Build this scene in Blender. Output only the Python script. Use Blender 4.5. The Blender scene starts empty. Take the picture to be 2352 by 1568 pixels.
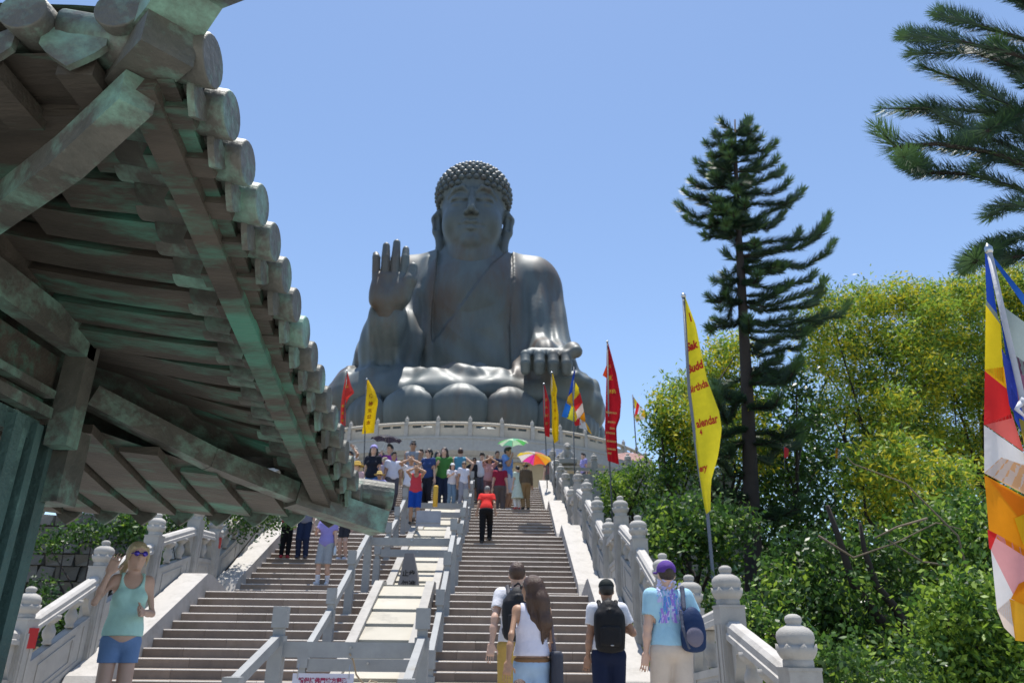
import bpy, math, random
import numpy as np
from mathutils import Vector, Matrix
random.seed(7)
RNG = np.random.default_rng(11)
sc = bpy.context.scene
col = sc.collection
R = math.radians

# ------------------------------------------------------------------ camera
FPX = 1715.0                      # focal length in pixels of a 2352 px wide frame
PITCH, YAW, ROLL = R(22.10), R(1.10), R(-0.63)
_cp, _sp, _cy, _sy, _cr, _sr = math.cos(PITCH), math.sin(PITCH), math.cos(YAW), math.sin(YAW), math.cos(ROLL), math.sin(ROLL)
_Rv = Vector((_cy, -_sy, 0)); _Fh = Vector((_sy, _cy, 0)); _Zv = Vector((0, 0, 1))
_f = _Fh * _cp + _Zv * _sp
_u = _Zv * _cp - _Fh * _sp
_r2 = _Rv * _cr - _u * _sr
_u2 = _Rv * _sr + _u * _cr
cam_d = bpy.data.cameras.new('camera'); cam = bpy.data.objects.new('camera', cam_d); col.objects.link(cam)
m3 = Matrix((_r2, _u2, -_f)).transposed()
cam.matrix_world = m3.to_4x4()
cam_d.sensor_width = 36.0; cam_d.lens = FPX / 2352 * 36.0
cam_d.clip_start = 0.05; cam_d.clip_end = 6000
cam_d.dof.use_dof = True; cam_d.dof.focus_distance = 3.6; cam_d.dof.aperture_fstop = 5.0
sc.camera = cam

# ------------------------------------------------------------------ daylight
SUN_EL, SUN_AZ = R(79), R(2)    # the sun stands high, beyond the statue
world = bpy.data.worlds.new('World'); sc.world = world; world.use_nodes = True
wn = world.node_tree.nodes; wl = world.node_tree.links
sky = wn.new('ShaderNodeTexSky'); sky.sky_type = 'NISHITA'; sky.sun_disc = False
sky.sun_elevation = SUN_EL; sky.sun_rotation = SUN_AZ
sky.altitude = 400; sky.air_density = 1.0; sky.dust_density = 0.3; sky.ozone_density = 1.6
bg = wn['Background']; bg.inputs['Strength'].default_value = 0.15
wl.new(sky.outputs[0], bg.inputs[0])
sun_d = bpy.data.lights.new('sun', 'SUN'); sun_d.energy = 4.9; sun_d.angle = R(0.53); sun_d.color = (1.0, .955, .89)
sun = bpy.data.objects.new('sun', sun_d); col.objects.link(sun)
sd = Vector((math.sin(SUN_AZ) * math.cos(SUN_EL), math.cos(SUN_AZ) * math.cos(SUN_EL), math.sin(SUN_EL)))
sun.rotation_euler = sd.to_track_quat('Z', 'Y').to_euler(); sun.location = (0, 0, 90)
sc.view_settings.view_transform = 'Standard'; sc.view_settings.look = 'None'
sc.view_settings.gamma = 1.0; sc.view_settings.exposure = 0.42
try: sc.view_settings.use_curve_mapping = False
except Exception: pass
sc.render.engine = 'CYCLES'
sc.cycles.max_bounces = 8; sc.cycles.diffuse_bounces = 4; sc.cycles.transparent_max_bounces = 8

# ------------------------------------------------------------------ measuring helpers
def ray(x, y):
    """direction through a point of the 2352 x 1568 frame"""
    a = (x - 1176) / FPX; b = (784 - y) / FPX
    a, b = a * _cr + b * _sr, -a * _sr + b * _cr
    yf = _cp - b * _sp; z = _sp + b * _cp
    return np.array([a * _cy + yf * _sy, -a * _sy + yf * _cy, z])
def atY(x, y, Y): r = ray(x, y); return r * Y / r[1]
def atX(x, y, X): r = ray(x, y); return r * X / r[0]
def atZ(x, y, Z): r = ray(x, y); return r * Z / r[2]

# ------------------------------------------------------------------ objects
ORG = {}
def tag(o, label=None, cat=None, group=None, kind=None):
    if label: o['label'] = label
    if cat: o['category'] = cat
    if group: o['group'] = group
    if kind: o['kind'] = kind
    return o
def empty(name, loc=(0, 0, 0), label=None, cat=None, group=None, kind=None):
    o = bpy.data.objects.new(name, None); o.empty_display_size = .2; o.location = loc
    col.objects.link(o); ORG[o.name] = np.array(loc, float)
    return tag(o, label, cat, group, kind)
def mesh_obj(name, me, parent=None, loc=None):
    o = bpy.data.objects.new(name, me); col.objects.link(o)
    if parent is not None: o.parent = parent
    if loc is not None:
        base = ORG.get(parent.name, np.zeros(3)) if parent is not None else np.zeros(3)
        o.location = np.array(loc, float) - base
        ORG[o.name] = np.array(loc, float)
    else:
        ORG[o.name] = ORG[parent.name].copy() if parent is not None and parent.name in ORG else np.zeros(3)
    return o
def to_mesh(name, V, F, mats, mi=None, smooth=False, origin=None):
    """F: list of index tuples or an (n,k) array"""
    V = np.asarray(V, np.float64)
    if origin is not None: V = V - np.asarray(origin)
    me = bpy.data.meshes.new(name)
    if isinstance(F, np.ndarray):
        n, k = F.shape
        me.vertices.add(len(V)); me.vertices.foreach_set('co', V.astype(np.float32).ravel())
        me.loops.add(n * k); me.loops.foreach_set('vertex_index', F.astype(np.int32).ravel())
        me.polygons.add(n); me.polygons.foreach_set('loop_start', np.arange(0, n * k, k, dtype=np.int32))
        me.update(calc_edges=True)
    else:
        me.from_pydata([tuple(v) for v in V], [], F); me.update()
    if not isinstance(mats, (list, tuple)): mats = [mats]
    for m in mats: me.materials.append(m)
    if mi is not None: me.polygons.foreach_set('material_index', np.asarray(mi, np.int32))
    if smooth: me.polygons.foreach_set('use_smooth', np.ones(len(me.polygons), bool))
    return me
def part(name, V, F, mats, parent, mi=None, smooth=False):
    o = ORG.get(parent.name, np.zeros(3)) if parent is not None else None
    return mesh_obj(name, to_mesh(name, V, F, mats, mi, smooth, o), parent)

class MB:
    """collects simple shapes that become ONE mesh"""
    def __init__(s): s.v = []; s.f = []; s.m = []; s.cur = 0
    def add(s, V, F):
        o = len(s.v); s.v += [tuple(map(float, p)) for p in V]
        s.f += [tuple(i + o for i in f) for f in F]; s.m += [s.cur] * len(F); return s
    def hexa(s, P):
        return s.add(P, [(0, 3, 2, 1), (4, 5, 6, 7), (0, 1, 5, 4), (1, 2, 6, 5), (2, 3, 7, 6), (3, 0, 4, 7)])
    def box(s, c, d, rz=0.0, ry=0.0, rx=0.0):
        M = Matrix.Rotation(rz, 3, 'Z') @ Matrix.Rotation(ry, 3, 'Y') @ Matrix.Rotation(rx, 3, 'X')
        P = [Vector(c) + M @ Vector((sx * d[0] / 2, sy * d[1] / 2, sz * d[2] / 2)) for sz in (-1, 1) for sx, sy in ((-1, -1), (1, -1), (1, 1), (-1, 1))]
        return s.hexa(P)
    def beam(s, a, b, w, h, up=(0, 0, 1)):
        """rectangular bar from a to b: w across, h along up"""
        a = Vector(a); b = Vector(b); d = (b - a).normalized(); up = Vector(up)
        x = d.cross(up).normalized(); z = x.cross(d).normalized()
        P = []
        for e in (a, b):
            P += [e - x * w / 2 - z * h / 2, e + x * w / 2 - z * h / 2, e + x * w / 2 + z * h / 2, e - x * w / 2 + z * h / 2]
        return s.hexa(P)
    def prism(s, poly, ext):
        """closed polygon (3D points) pushed along ext"""
        n = len(poly); e = Vector(ext)
        V = [Vector(p) for p in poly] + [Vector(p) + e for p in poly]
        F = [tuple(range(n))[::-1], tuple(range(n, 2 * n))] + [(i, (i + 1) % n, n + (i + 1) % n, n + i) for i in range(n)]
        return s.add(V, F)
    def tube(s, pts, rad, n=8, cap=True):
        pts = [Vector(p) for p in pts]
        if not isinstance(rad, (list, tuple)): rad = [rad] * len(pts)
        V = []; prev = None
        for i, p in enumerate(pts):
            d = (pts[min(i + 1, len(pts) - 1)] - pts[max(i - 1, 0)]).normalized()
            x = prev - d * prev.dot(d) if prev is not None else d.orthogonal()
            x.normalize(); prev = x; y = d.cross(x)
            V += [p + (x * math.cos(2 * math.pi * k / n) + y * math.sin(2 * math.pi * k / n)) * rad[i] for k in range(n)]
        F = [(i * n + k, i * n + (k + 1) % n, (i + 1) * n + (k + 1) % n, (i + 1) * n + k) for i in range(len(pts) - 1) for k in range(n)]
        if cap: F += [tuple(range(n))[::-1], tuple((len(pts) - 1) * n + k for k in range(n))]
        return s.add(V, F)
    def lathe(s, prof, c=(0, 0, 0), n=16, scale=lambda i, k: 1.0):
        V = []; c = Vector(c)
        for i, (r, z) in enumerate(prof):
            for k in range(n):
                q = scale(i, k) * r; V.append(c + Vector((q * math.cos(2 * math.pi * k / n), q * math.sin(2 * math.pi * k / n), z)))
        m = len(prof)
        F = [(i * n + k, i * n + (k + 1) % n, (i + 1) * n + (k + 1) % n, (i + 1) * n + k) for i in range(m - 1) for k in range(n)]
        F += [tuple(range(n))[::-1], tuple((m - 1) * n + k for k in range(n))]
        return s.add(V, F)
    def grid(s, P):
        """P[i][j] points"""
        a, b = len(P), len(P[0]); V = [p for r in P for p in r]
        return s.add(V, [(i * b + j, i * b + j + 1, (i + 1) * b + j + 1, (i + 1) * b + j) for i in range(a - 1) for j in range(b - 1)])
    def build(s, name, mats, parent=None, smooth=False):
        return part(name, s.v, s.f, mats, parent, s.m if isinstance(mats, (list, tuple)) else None, smooth)

# ------------------------------------------------------------------ materials
def mat(name, c, rough=.7, metal=0.0, c2=None, scale=3.0, amt=.5, bump=0.0, bscale=40.0, spec=.4, rnd=0.0, stretch=(1, 1, 1), c3=None, scale3=1.2, lo=.45, hi=.6, trans=0.0, det=6, gen=False):
    m = bpy.data.materials.new(name); m.use_nodes = True
    nt = m.node_tree; N = nt.nodes; L = nt.links; b = N['Principled BSDF']
    b.inputs['Roughness'].default_value = rough; b.inputs['Metallic'].default_value = metal
    b.inputs['Specular IOR Level'].default_value = spec
    if c2 is None: c2 = tuple(x * .72 for x in c)
    tc = N.new('ShaderNodeTexCoord'); mp = N.new('ShaderNodeMapping'); mp.inputs['Scale'].default_value = stretch
    oi = N.new('ShaderNodeObjectInfo')
    L.new(tc.outputs['Object'], mp.inputs['Vector'])
    no = N.new('ShaderNodeTexNoise'); no.noise_dimensions = '4D'; no.inputs['Scale'].default_value = scale; no.inputs['Detail'].default_value = det
    no.inputs['Roughness'].default_value = .62
    L.new(mp.outputs[0], no.inputs['Vector'])
    mul = N.new('ShaderNodeMath'); mul.operation = 'MULTIPLY'; mul.inputs[1].default_value = 37.0
    L.new(oi.outputs['Random'], mul.inputs[0]); L.new(mul.outputs[0], no.inputs['W'])
    cr = N.new('ShaderNodeMapRange'); cr.inputs[1].default_value = .5 - amt * .5; cr.inputs[2].default_value = .5 + amt * .5
    L.new(no.outputs['Fac'], cr.inputs[0])
    mx = N.new('ShaderNodeMix'); mx.data_type = 'RGBA'
    mx.inputs[6].default_value = (*c2, 1); mx.inputs[7].default_value = (*c, 1)
    L.new(cr.outputs[0], mx.inputs[0]); out = mx.outputs[2]
    if c3 is not None:
        n3 = N.new('ShaderNodeTexNoise'); n3.noise_dimensions = '4D'; n3.inputs['Scale'].default_value = scale3; n3.inputs['Detail'].default_value = 8
        n3.inputs['Roughness'].default_value = .68
        L.new(mp.outputs[0], n3.inputs['Vector']); L.new(mul.outputs[0], n3.inputs['W'])
        r3 = N.new('ShaderNodeMapRange'); r3.inputs[1].default_value = lo; r3.inputs[2].default_value = hi
        L.new(n3.outputs['Fac'], r3.inputs[0])
        m3_ = N.new('ShaderNodeMix'); m3_.data_type = 'RGBA'; m3_.inputs[7].default_value = (*c3, 1)
        L.new(r3.outputs[0], m3_.inputs[0]); L.new(out, m3_.inputs[6]); out = m3_.outputs[2]
    if rnd:
        hv = N.new('ShaderNodeHueSaturation'); mr = N.new('ShaderNodeMapRange')
        mr.inputs[3].default_value = 1 - rnd; mr.inputs[4].default_value = 1 + rnd
        L.new(oi.outputs['Random'], mr.inputs[0]); L.new(mr.outputs[0], hv.inputs['Value']); L.new(out, hv.inputs['Color']); out = hv.outputs[0]
    L.new(out, b.inputs['Base Color'])
    if bump:
        nb = N.new('ShaderNodeTexNoise'); nb.inputs['Scale'].default_value = bscale; nb.inputs['Detail'].default_value = 4
        L.new(mp.outputs[0], nb.inputs['Vector'])
        bp = N.new('ShaderNodeBump'); bp.inputs['Strength'].default_value = bump; bp.inputs['Distance'].default_value = .02
        L.new(nb.outputs['Fac'], bp.inputs['Height']); L.new(bp.outputs[0], b.inputs['Normal'])
    if trans:
        tr = N.new('ShaderNodeBsdfTranslucent'); L.new(out, tr.inputs['Color'])
        ms = N.new('ShaderNodeMixShader'); ms.inputs[0].default_value = trans
        L.new(b.outputs[0], ms.inputs[1]); L.new(tr.outputs[0], ms.inputs[2]); L.new(ms.outputs[0], N['Material Output'].inputs[0])
    return m
_cloth = {}
def cloth(c, rough=.85, trans=0.0):
    k = (tuple(round(x, 3) for x in c), rough, trans)
    if k not in _cloth:
        _cloth[k] = mat('cloth', c, rough, c2=tuple(x * .8 for x in c), scale=9, amt=.6, bump=.35, bscale=22, spec=.2, trans=trans)
    return _cloth[k]
GRANITE = mat('pale_granite', (.43, .41, .375), .75, c2=(.32, .305, .28), scale=5, amt=.5, bump=.25, bscale=90, rnd=.06, c3=(.20, .185, .16), scale3=1.7, lo=.54, hi=.80)
GRANITE_W = mat('white_granite', (.52, .495, .46), .75, c2=(.40, .38, .35), scale=9, amt=.6, bump=.35, bscale=60, c3=(.24, .22, .19), scale3=2.6, lo=.52, hi=.82)
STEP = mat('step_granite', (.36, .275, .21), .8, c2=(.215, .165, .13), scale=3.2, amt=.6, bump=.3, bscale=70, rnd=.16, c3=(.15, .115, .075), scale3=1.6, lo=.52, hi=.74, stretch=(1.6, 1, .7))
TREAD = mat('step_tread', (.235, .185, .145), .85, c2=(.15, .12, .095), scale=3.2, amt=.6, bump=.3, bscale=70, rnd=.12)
NOSING = mat('step_nosing', (.54, .49, .44), .7, c2=(.47, .43, .39), scale=6, amt=.5, bump=.2, rnd=.08)  # paler than the riser: sun on the bevelled edge put into the colour
RAILST = mat('rail_stone', (.36, .365, .355), .7, c2=(.26, .265, .265), scale=5, amt=.6, bump=.2, bscale=80, rnd=.06, c3=(.22, .19, .13), scale3=2.2, lo=.58, hi=.82)
CREAM = mat('cream_slab', (.50, .465, .385), .75, c2=(.41, .38, .31), scale=1.6, amt=.6, bump=.12, rnd=.10, c3=(.21, .20, .175), scale3=1.1, lo=.54, hi=.74, det=3)
PLAZA = mat('plaza_stone', (.46, .43, .39), .8, c2=(.37, .35, .32), scale=2, amt=.6, bump=.2)
# ================================================================== the great stair
T = .348; SLOPE = .15 / T
PLAZA_Z = -.85
FL = []                                   # flights: (Y of first nosing, z of first nosing, risers)
_y = 12.222
for n, z0 in ((12, -.70), (13, 1.10), (11, 3.05), (13, 4.70)):
    FL.append((_y, z0, n)); _y += (n - 1) * T + 1.8
Y_TOP = _y - 1.8; Z_TOP = 6.5
def ground(Y):
    z = PLAZA_Z
    for y0, z0, n in FL:
        if Y >= y0: z = z0 + .15 * min(n - 1, int((Y - y0) / T + 1e-6))
    return z
def nose(Y):
    z = PLAZA_Z
    for y0, z0, n in FL:
        if Y >= y0 - T: z = z0 + .15 * min(n - 1.0, (Y - y0) / T)
    return z
LX0, LX1, RX0, RX1 = -5.84, -2.46, -1.21, 1.92

ground_o = empty('ground', (0, 0, PLAZA_Z), kind='structure')
b = MB(); b.hexa([(-60, -30, -1.4), (60, -30, -1.4), (60, 12.24, -1.4), (-60, 12.24, -1.4), (-60, -30, -.854), (60, -30, -.854), (60, 12.24, -.854), (-60, 12.24, -.854)])
b.build('plaza_base', PLAZA, ground_o)
pm = MB(); pm.box((0, 0, -.018), (1.19, .79, .036)); pave = to_mesh('paving_stone', pm.v, pm.f, GRANITE)
for i in range(10):
    for j in range(14):
        mesh_obj('paving_stone', pave, ground_o, (-6.0 + i * 1.2 + (.6 if j % 2 else 0), 1.2 + j * .8, PLAZA_Z + .0))

def step_mesh(L, depth):
    b = MB(); pr = [(0, -.15), (0, -.027), (-.010, -.022), (-.010, -.013), (.006, 0), (depth, 0), (depth, -.15)]
    b.prism([(-L / 2, y, z) for y, z in pr], (L, 0, 0))
    me = to_mesh('step_stone', b.v, b.f, [STEP, NOSING, TREAD])
    mi = [0] * len(me.polygons); n = len(pr)
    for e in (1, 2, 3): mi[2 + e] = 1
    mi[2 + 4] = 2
    me.polygons.foreach_set('material_index', np.array(mi, np.int32)); return me
SM = {}
for side, x0, x1 in (('left', LX0, LX1), ('right', RX0, RX1)):
    st = empty('staircase', ((x0 + x1) / 2, FL[0][0], PLAZA_Z), kind='structure')
    for y0, z0, n in FL:
        for k in range(n):
            last = k == n - 1; dep = 1.8 if last and y0 < FL[3][0] else .42
            cuts = [x0] + [x0 + (x1 - x0) * (q + random.uniform(-.06, .06)) for q in (((.33, .66) if k % 2 else (.25, .52, .8)))] + [x1]
            for a, c in zip(cuts[:-1], cuts[1:]):
                key = (round((c - a) * 20) / 20, dep)
                if key not in SM: SM[key] = step_mesh(key[0] - .004 if False else key[0], dep)
                o = mesh_obj('step_stone', SM[key], st, ((a + c) / 2, y0 + k * T, z0 + k * .15))
                o.scale = ((c - a - .005) / key[0], 1, 1)
# the sloping slab between the two stairs
cs = empty('centre_ramp', (-1.84, FL[0][0], PLAZA_Z), kind='structure')
SX0, SX1 = -2.44, -1.23
ends = []
for fi, (y0, z0, n) in enumerate(FL):
    ya, yb = y0 - T - .25, y0 + (n - 1) * T + .05
    za, zb = z0 - .15 + .06, z0 + (n - 1) * .15 + .16
    for xa, xb, nm, up in ((SX0, SX0 + .17, 'border_stone', .09), (SX1 - .17, SX1, 'border_stone', .09)):
        b = MB(); b.prism([(xa, ya, za - .4), (xa, ya, za + up), (xa, yb, zb + up), (xa, yb + .5, zb + up), (xa, yb + .5, zb - .5)], (xb - xa, 0, 0)); b.build(nm, GRANITE, cs)
    m = 7 if n > 11 else 6
    for k in range(m):
        t0, t1 = k / m, (k + 1) / m
        pa = np.array((ya + (yb - ya) * t0 + .05, za + (zb - za) * t0 - .03)); pb = np.array((ya + (yb - ya) * t1, za + (zb - za) * t1))
        b = MB(); b.prism([(SX0 + .175, pa[0], pa[1] - .3), (SX0 + .175, pa[0], pa[1] + .065), (SX0 + .175, pb[0], pb[1] - .02), (SX0 + .175, pb[0], pb[1] - .3)], (SX1 - SX0 - .35, 0, 0)); b.build('slab_panel', CREAM, cs)
    b = MB(); b.box(((SX0 + SX1) / 2, yb + .5, zb - .2), (SX1 - SX0 - .35, .98, .42)); b.build('slab_panel', CREAM, cs)

# ------------------------------------------------------------------ stone posts with lotus finials
def lotus_finial(n=24, s=1.0):
    prof = [(.105, -.02), (.125, .0), (.125, .055), (.118, .06), (.135, .075), (.158, .115), (.168, .165), (.150, .172), (.140, .178), (.150, .20), (.157, .235), (.148, .275), (.118, .305), (.075, .325), (.055, .338), (.066, .352), (.072, .378), (.062, .402), (.034, .418), (.002, .422)]
    b = MB()
    def sc_(i, k):
        if i in (5, 6): return 1.0 + (.05 if (k % 3) == 0 else (-.035 if (k % 3) == 1 else .0))
        return 1.0
    b.lathe([(r * s, z * s) for r, z in prof], n=n, scale=sc_)
    V = list(b.v)
    for k in range(n):                       # petal tips rise and fall
        i = 6 * n + k; x, y, z = V[i]; V[i] = (x, y, z + (.022 if k % 3 == 0 else -.018) * s)
    return to_mesh('finial', V, b.f, GRANITE, smooth=True)
FIN = lotus_finial()
def shaft_mesh(w=.27, h=1.75):
    b = MB(); b.box((0, 0, -h / 2), (w, w, h))
    for sx, sy in ((1, 0), (-1, 0), (0, 1), (0, -1)):     # raised frames on each face
        for q in (-1, 1):
            c = (sx * (w / 2 + .006) + (q * w * .27 if sy else 0), sy * (w / 2 + .006) + (q * w * .27 if sx else 0), -h / 2 - .06)
            b.box(c, (.012 if sx else .05, .012 if sy else .05, h - .22))
    b.box((0, 0, .012), (w + .012, w + .012, .024))
    return to_mesh('post', b.v, b.f, GRANITE)
SHAFT = shaft_mesh()
FIN_H = .422
def vase_mesh():
    b = MB(); b.lathe([(.05, 0), (.07, .02), (.05, .05), (.085, .11), (.09, .16), (.06, .22), (.045, .25), (.08, .28), (.12, .32), (.12, .36)], n=12)
    return to_mesh('vase_strut', b.v, b.f, GRANITE, smooth=True)
VASE = vase_mesh()
def post(parent, x, y, ztop, mesh=None):
    p = mesh_obj('post', mesh or SHAFT, parent, (x, y, ztop - FIN_H))
    f = mesh_obj('finial', FIN, p, (x, y, ztop - FIN_H + .022)); return p
def balustrade(parent, X, posts, inner):
    """posts: (Y, z of the finial top); inner = +1 when the stair lies on the +X side"""
    for y, z in posts: post(parent, X, y, z)
    for (ya, za), (yb, zb) in zip(posts[:-1], posts[1:]):
        za -= FIN_H; zb -= FIN_H
        ya += .137; yb -= .137
        if zb > za: ta, tb = za + .0, zb - .16
        else: ta, tb = za - .16, zb - .03
        g = (tb - ta) / (yb - ya)
        b = MB()                             # rounded handrail with a lower moulding
        pr = [(-.10, -.16), (-.10, -.10), (-.085, -.09), (-.085, -.02), (-.05, .02), (.05, .02), (.085, -.02), (.085, -.09), (.10, -.10), (.10, -.16)]
        b.prism([(X + x, ya, ta + z) for x, z in pr], (0, yb - ya, tb - ta)); b.build('handrail', GRANITE_W, parent)
        L = yb - ya
        def pt(u, d, off=0): return (X + off, ya + L * u, ta + (tb - ta) * u - d)
        b = MB()                             # lower panel with a raised frame
        b.prism([pt(0, .58, -.055), pt(1, .58, -.055), pt(1, 1.55, -.055), pt(0, 1.55, -.055)], (.11, 0, 0))
        for s in (-1, 1):
            o = s * .058
            for u0, u1, d0, d1 in ((0, 1, .58, .66), (0, 1, 1.16, 1.24), (0, .09, .66, 1.16), (.91, 1, .66, 1.16), (.22, .26, .72, 1.10), (.74, .78, .72, 1.10), (.26, .74, .72, .75), (.26, .74, 1.07, 1.10)):
                b.prism([pt(u0, d0, o - .012), pt(u1, d0, o - .012), pt(u1, d1, o - .012), pt(u0, d1, o - .012)], (.024, 0, 0))
        b.build('panel', GRANITE, parent)
        for u0, sg in ((0, 1), (1, -1)):      # shaped brackets under the rail
            b = MB(); b.prism([pt(u0, .16, -.05), pt(u0 + sg * .2, .16, -.05), pt(u0 + sg * .14, .24, -.05), pt(u0 + sg * .09, .27, -.05), pt(u0 + sg * .07, .40, -.05), pt(u0, .58, -.05)], (.10, 0, 0))
            b.build('bracket', GRANITE, parent)
        for u in (.36, .7) if L > 1.4 else (.5,):
            q = pt(u, .56); o = mesh_obj('vase_strut', VASE, parent, q)
            o.scale = (1, 1, 1.12)
balL = empty('stone_balustrade', (-6.45, 11, PLAZA_Z), 'carved granite balustrade up the left edge of the stair, behind the blonde woman', 'balustrade', 'stair balustrades')
balR = empty('stone_balustrade', (2.55, 7, PLAZA_Z), 'carved granite balustrade up the right edge of the stair, beside the leafy slope', 'balustrade', 'stair balustrades')
LP = [(7.4, .55), (9.3, .6), (11.1, .67), (12.89, 1.52), (14.66, 2.25), (16.55, 2.83), (17.75, 2.74)] + [(y, nose(y) + 1.85) for y in (19.7, 21.6)] + [(23.0, 4.78), (24.2, 4.75), (26.2, 5.95), (28.0, 6.45), (29.6, 6.5), (31.6, 7.5), (33.4, 8.3)]
RP = [(6.73, .25), (8.55, .82), (10.2, .86), (11.71, 1.30), (13.56, 2.16), (15.37, 2.84), (17.04, 2.65), (18.89, 3.47), (20.97, 4.34), (23.15, 5.05), (25.15, 4.95), (27.27, 5.95), (29.4, 6.7), (31.4, 7.4), (33.4, 8.3)]
balustrade(balL, -6.45, LP, 1)
balustrade(balR, 2.55, RP, -1)
# bright sloping kerbs along both edges
for par, xa, xb in ((balL, -6.36, LX0 - .004), (balR, RX1 + .004, 2.46)):
    for fi, (y0, z0, n) in enumerate(FL):
        ys, ye = y0 - .12, y0 + (n - 1) * T
        zs, ze = z0 - .15, z0 + (n - 1) * .15
        q = [(ys, zs - .6), (ys, zs + .02), (ys + .22, zs + .36), (ye, ze + .34), (ye + .25, ze + .33)]
        if fi < 3: q += [(ye + 1.55, ze + .02), (ye + 1.66, ze + .01), (ye + 1.66, ze - .6)]
        else: q += [(ye + .6, ze + .33), (ye + .6, ze - .6)]
        seg = 3; b = MB(); b.prism([(xa, y, z) for y, z in q], (xb - xa, 0, 0)); b.build('kerb_stone', GRANITE_W, par)
# red notice on the nearest left post
b = MB(); b.box((0, 0, 0), (.012, .19, .26)); nt = mesh_obj('post_notice', to_mesh('post_notice', b.v, b.f, mat('red_sign', (.55, .03, .03), .5)), None, (-6.3, 11.1, .02))
nt.rotation_euler = (0, 0, R(-18)); tag(nt, 'small red notice plate fixed to the nearest left balustrade post', 'sign')
b = MB(); b.box((0, 0, 0), (.012, .14, .24)); nt2 = mesh_obj('post_notice', to_mesh('post_notice', b.v, b.f, bpy.data.materials['red_sign']), None, (-6.305, 17.75, 2.1))
tag(nt2, 'narrow red plate on the left balustrade post above the first landing', 'sign')

# ------------------------------------------------------------------ guard rails either side of the ramp
gr = empty('stone_guard_rail', (-1.84, 10.5, PLAZA_Z), 'grey stone post and beam guard rail enclosing the ramp in the middle of the stair', 'guard rail')
def gpost(x, y, zt, w=.15):
    zb = ground(y) - .02
    b = MB(); b.box((x, y, (zb + zt - .36) / 2), (w, w, zt - .36 - zb)); b.box((x, y, zt - .31), (w - .05, w - .05, .10)); b.box((x, y, zt - .13), (w, w, .26))
    b.build('post', RAILST, gr)
GXL, GXR = -2.8, -.93
STEEL = mat('steel', (.6, .6, .6), .3, 1.0)
segs = [[(10.54, .44), ], [(12.07, -.08), (13.66, .88), (15.25, 1.69), (17.06, 2.61)], [(18.49, 2.22), (20.1, 2.95), (21.6, 3.62), (23.2, 4.45)], [(24.6, 4.1), (26.1, 4.75), (27.6, 5.5), (28.7, 6.2)], [(29.6, 6.0), (31.2, 6.75), (32.9, 7.6)]]
pre = (8.9, -.35)
for si, s in enumerate(segs):
    for X in (GXL, GXR):
        pts = ([pre] if si == 0 else []) + s
        for (y, z) in pts: gpost(X, y, z, .18 if si == 0 else .15)
        for (ya, za), (yb, zb) in zip(pts[:-1], pts[1:]):
            b = MB(); b.beam((X, ya + .085, za - .06 if (ya, za) == pts[0] else za - .30), (X, yb - .085, zb - .42), .095, .13); b.build('sloping_rail', RAILST, gr)
    # cross beams closing the ends
    for j, (y, z) in enumerate((s[0], s[-1]) if si else (s[0],)):
        zz = z - .52 if (j == 1 or si == 0) else z - .22
        b = MB(); b.box(((GXL + GXR) / 2, y, zz), (GXR - GXL - (.18 if si == 0 else .15), .10, .17 if si else .19)); b.build('cross_beam', RAILST, gr)
        if si < 3:
            b = MB(); b.tube([(-1.84, y - .06, zz + .03), (-1.84, y - .085, zz + .03)], .016, 8); b.build('bolt', STEEL, gr)
b = MB(); pts = [(-1.84 + .02 * i, 10.44 + .19 * i, -.12 - .09 * i + .005 * i * i - (.10 if 1 < i < 6 else 0)) for i in range(9)]
b.tube(pts, .012, 6); tag(b.build('rope', mat('rope', (.35, .28, .2), .9), None, True), 'thin tan rope slung between the two lowest cross beams', 'rope')
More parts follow.
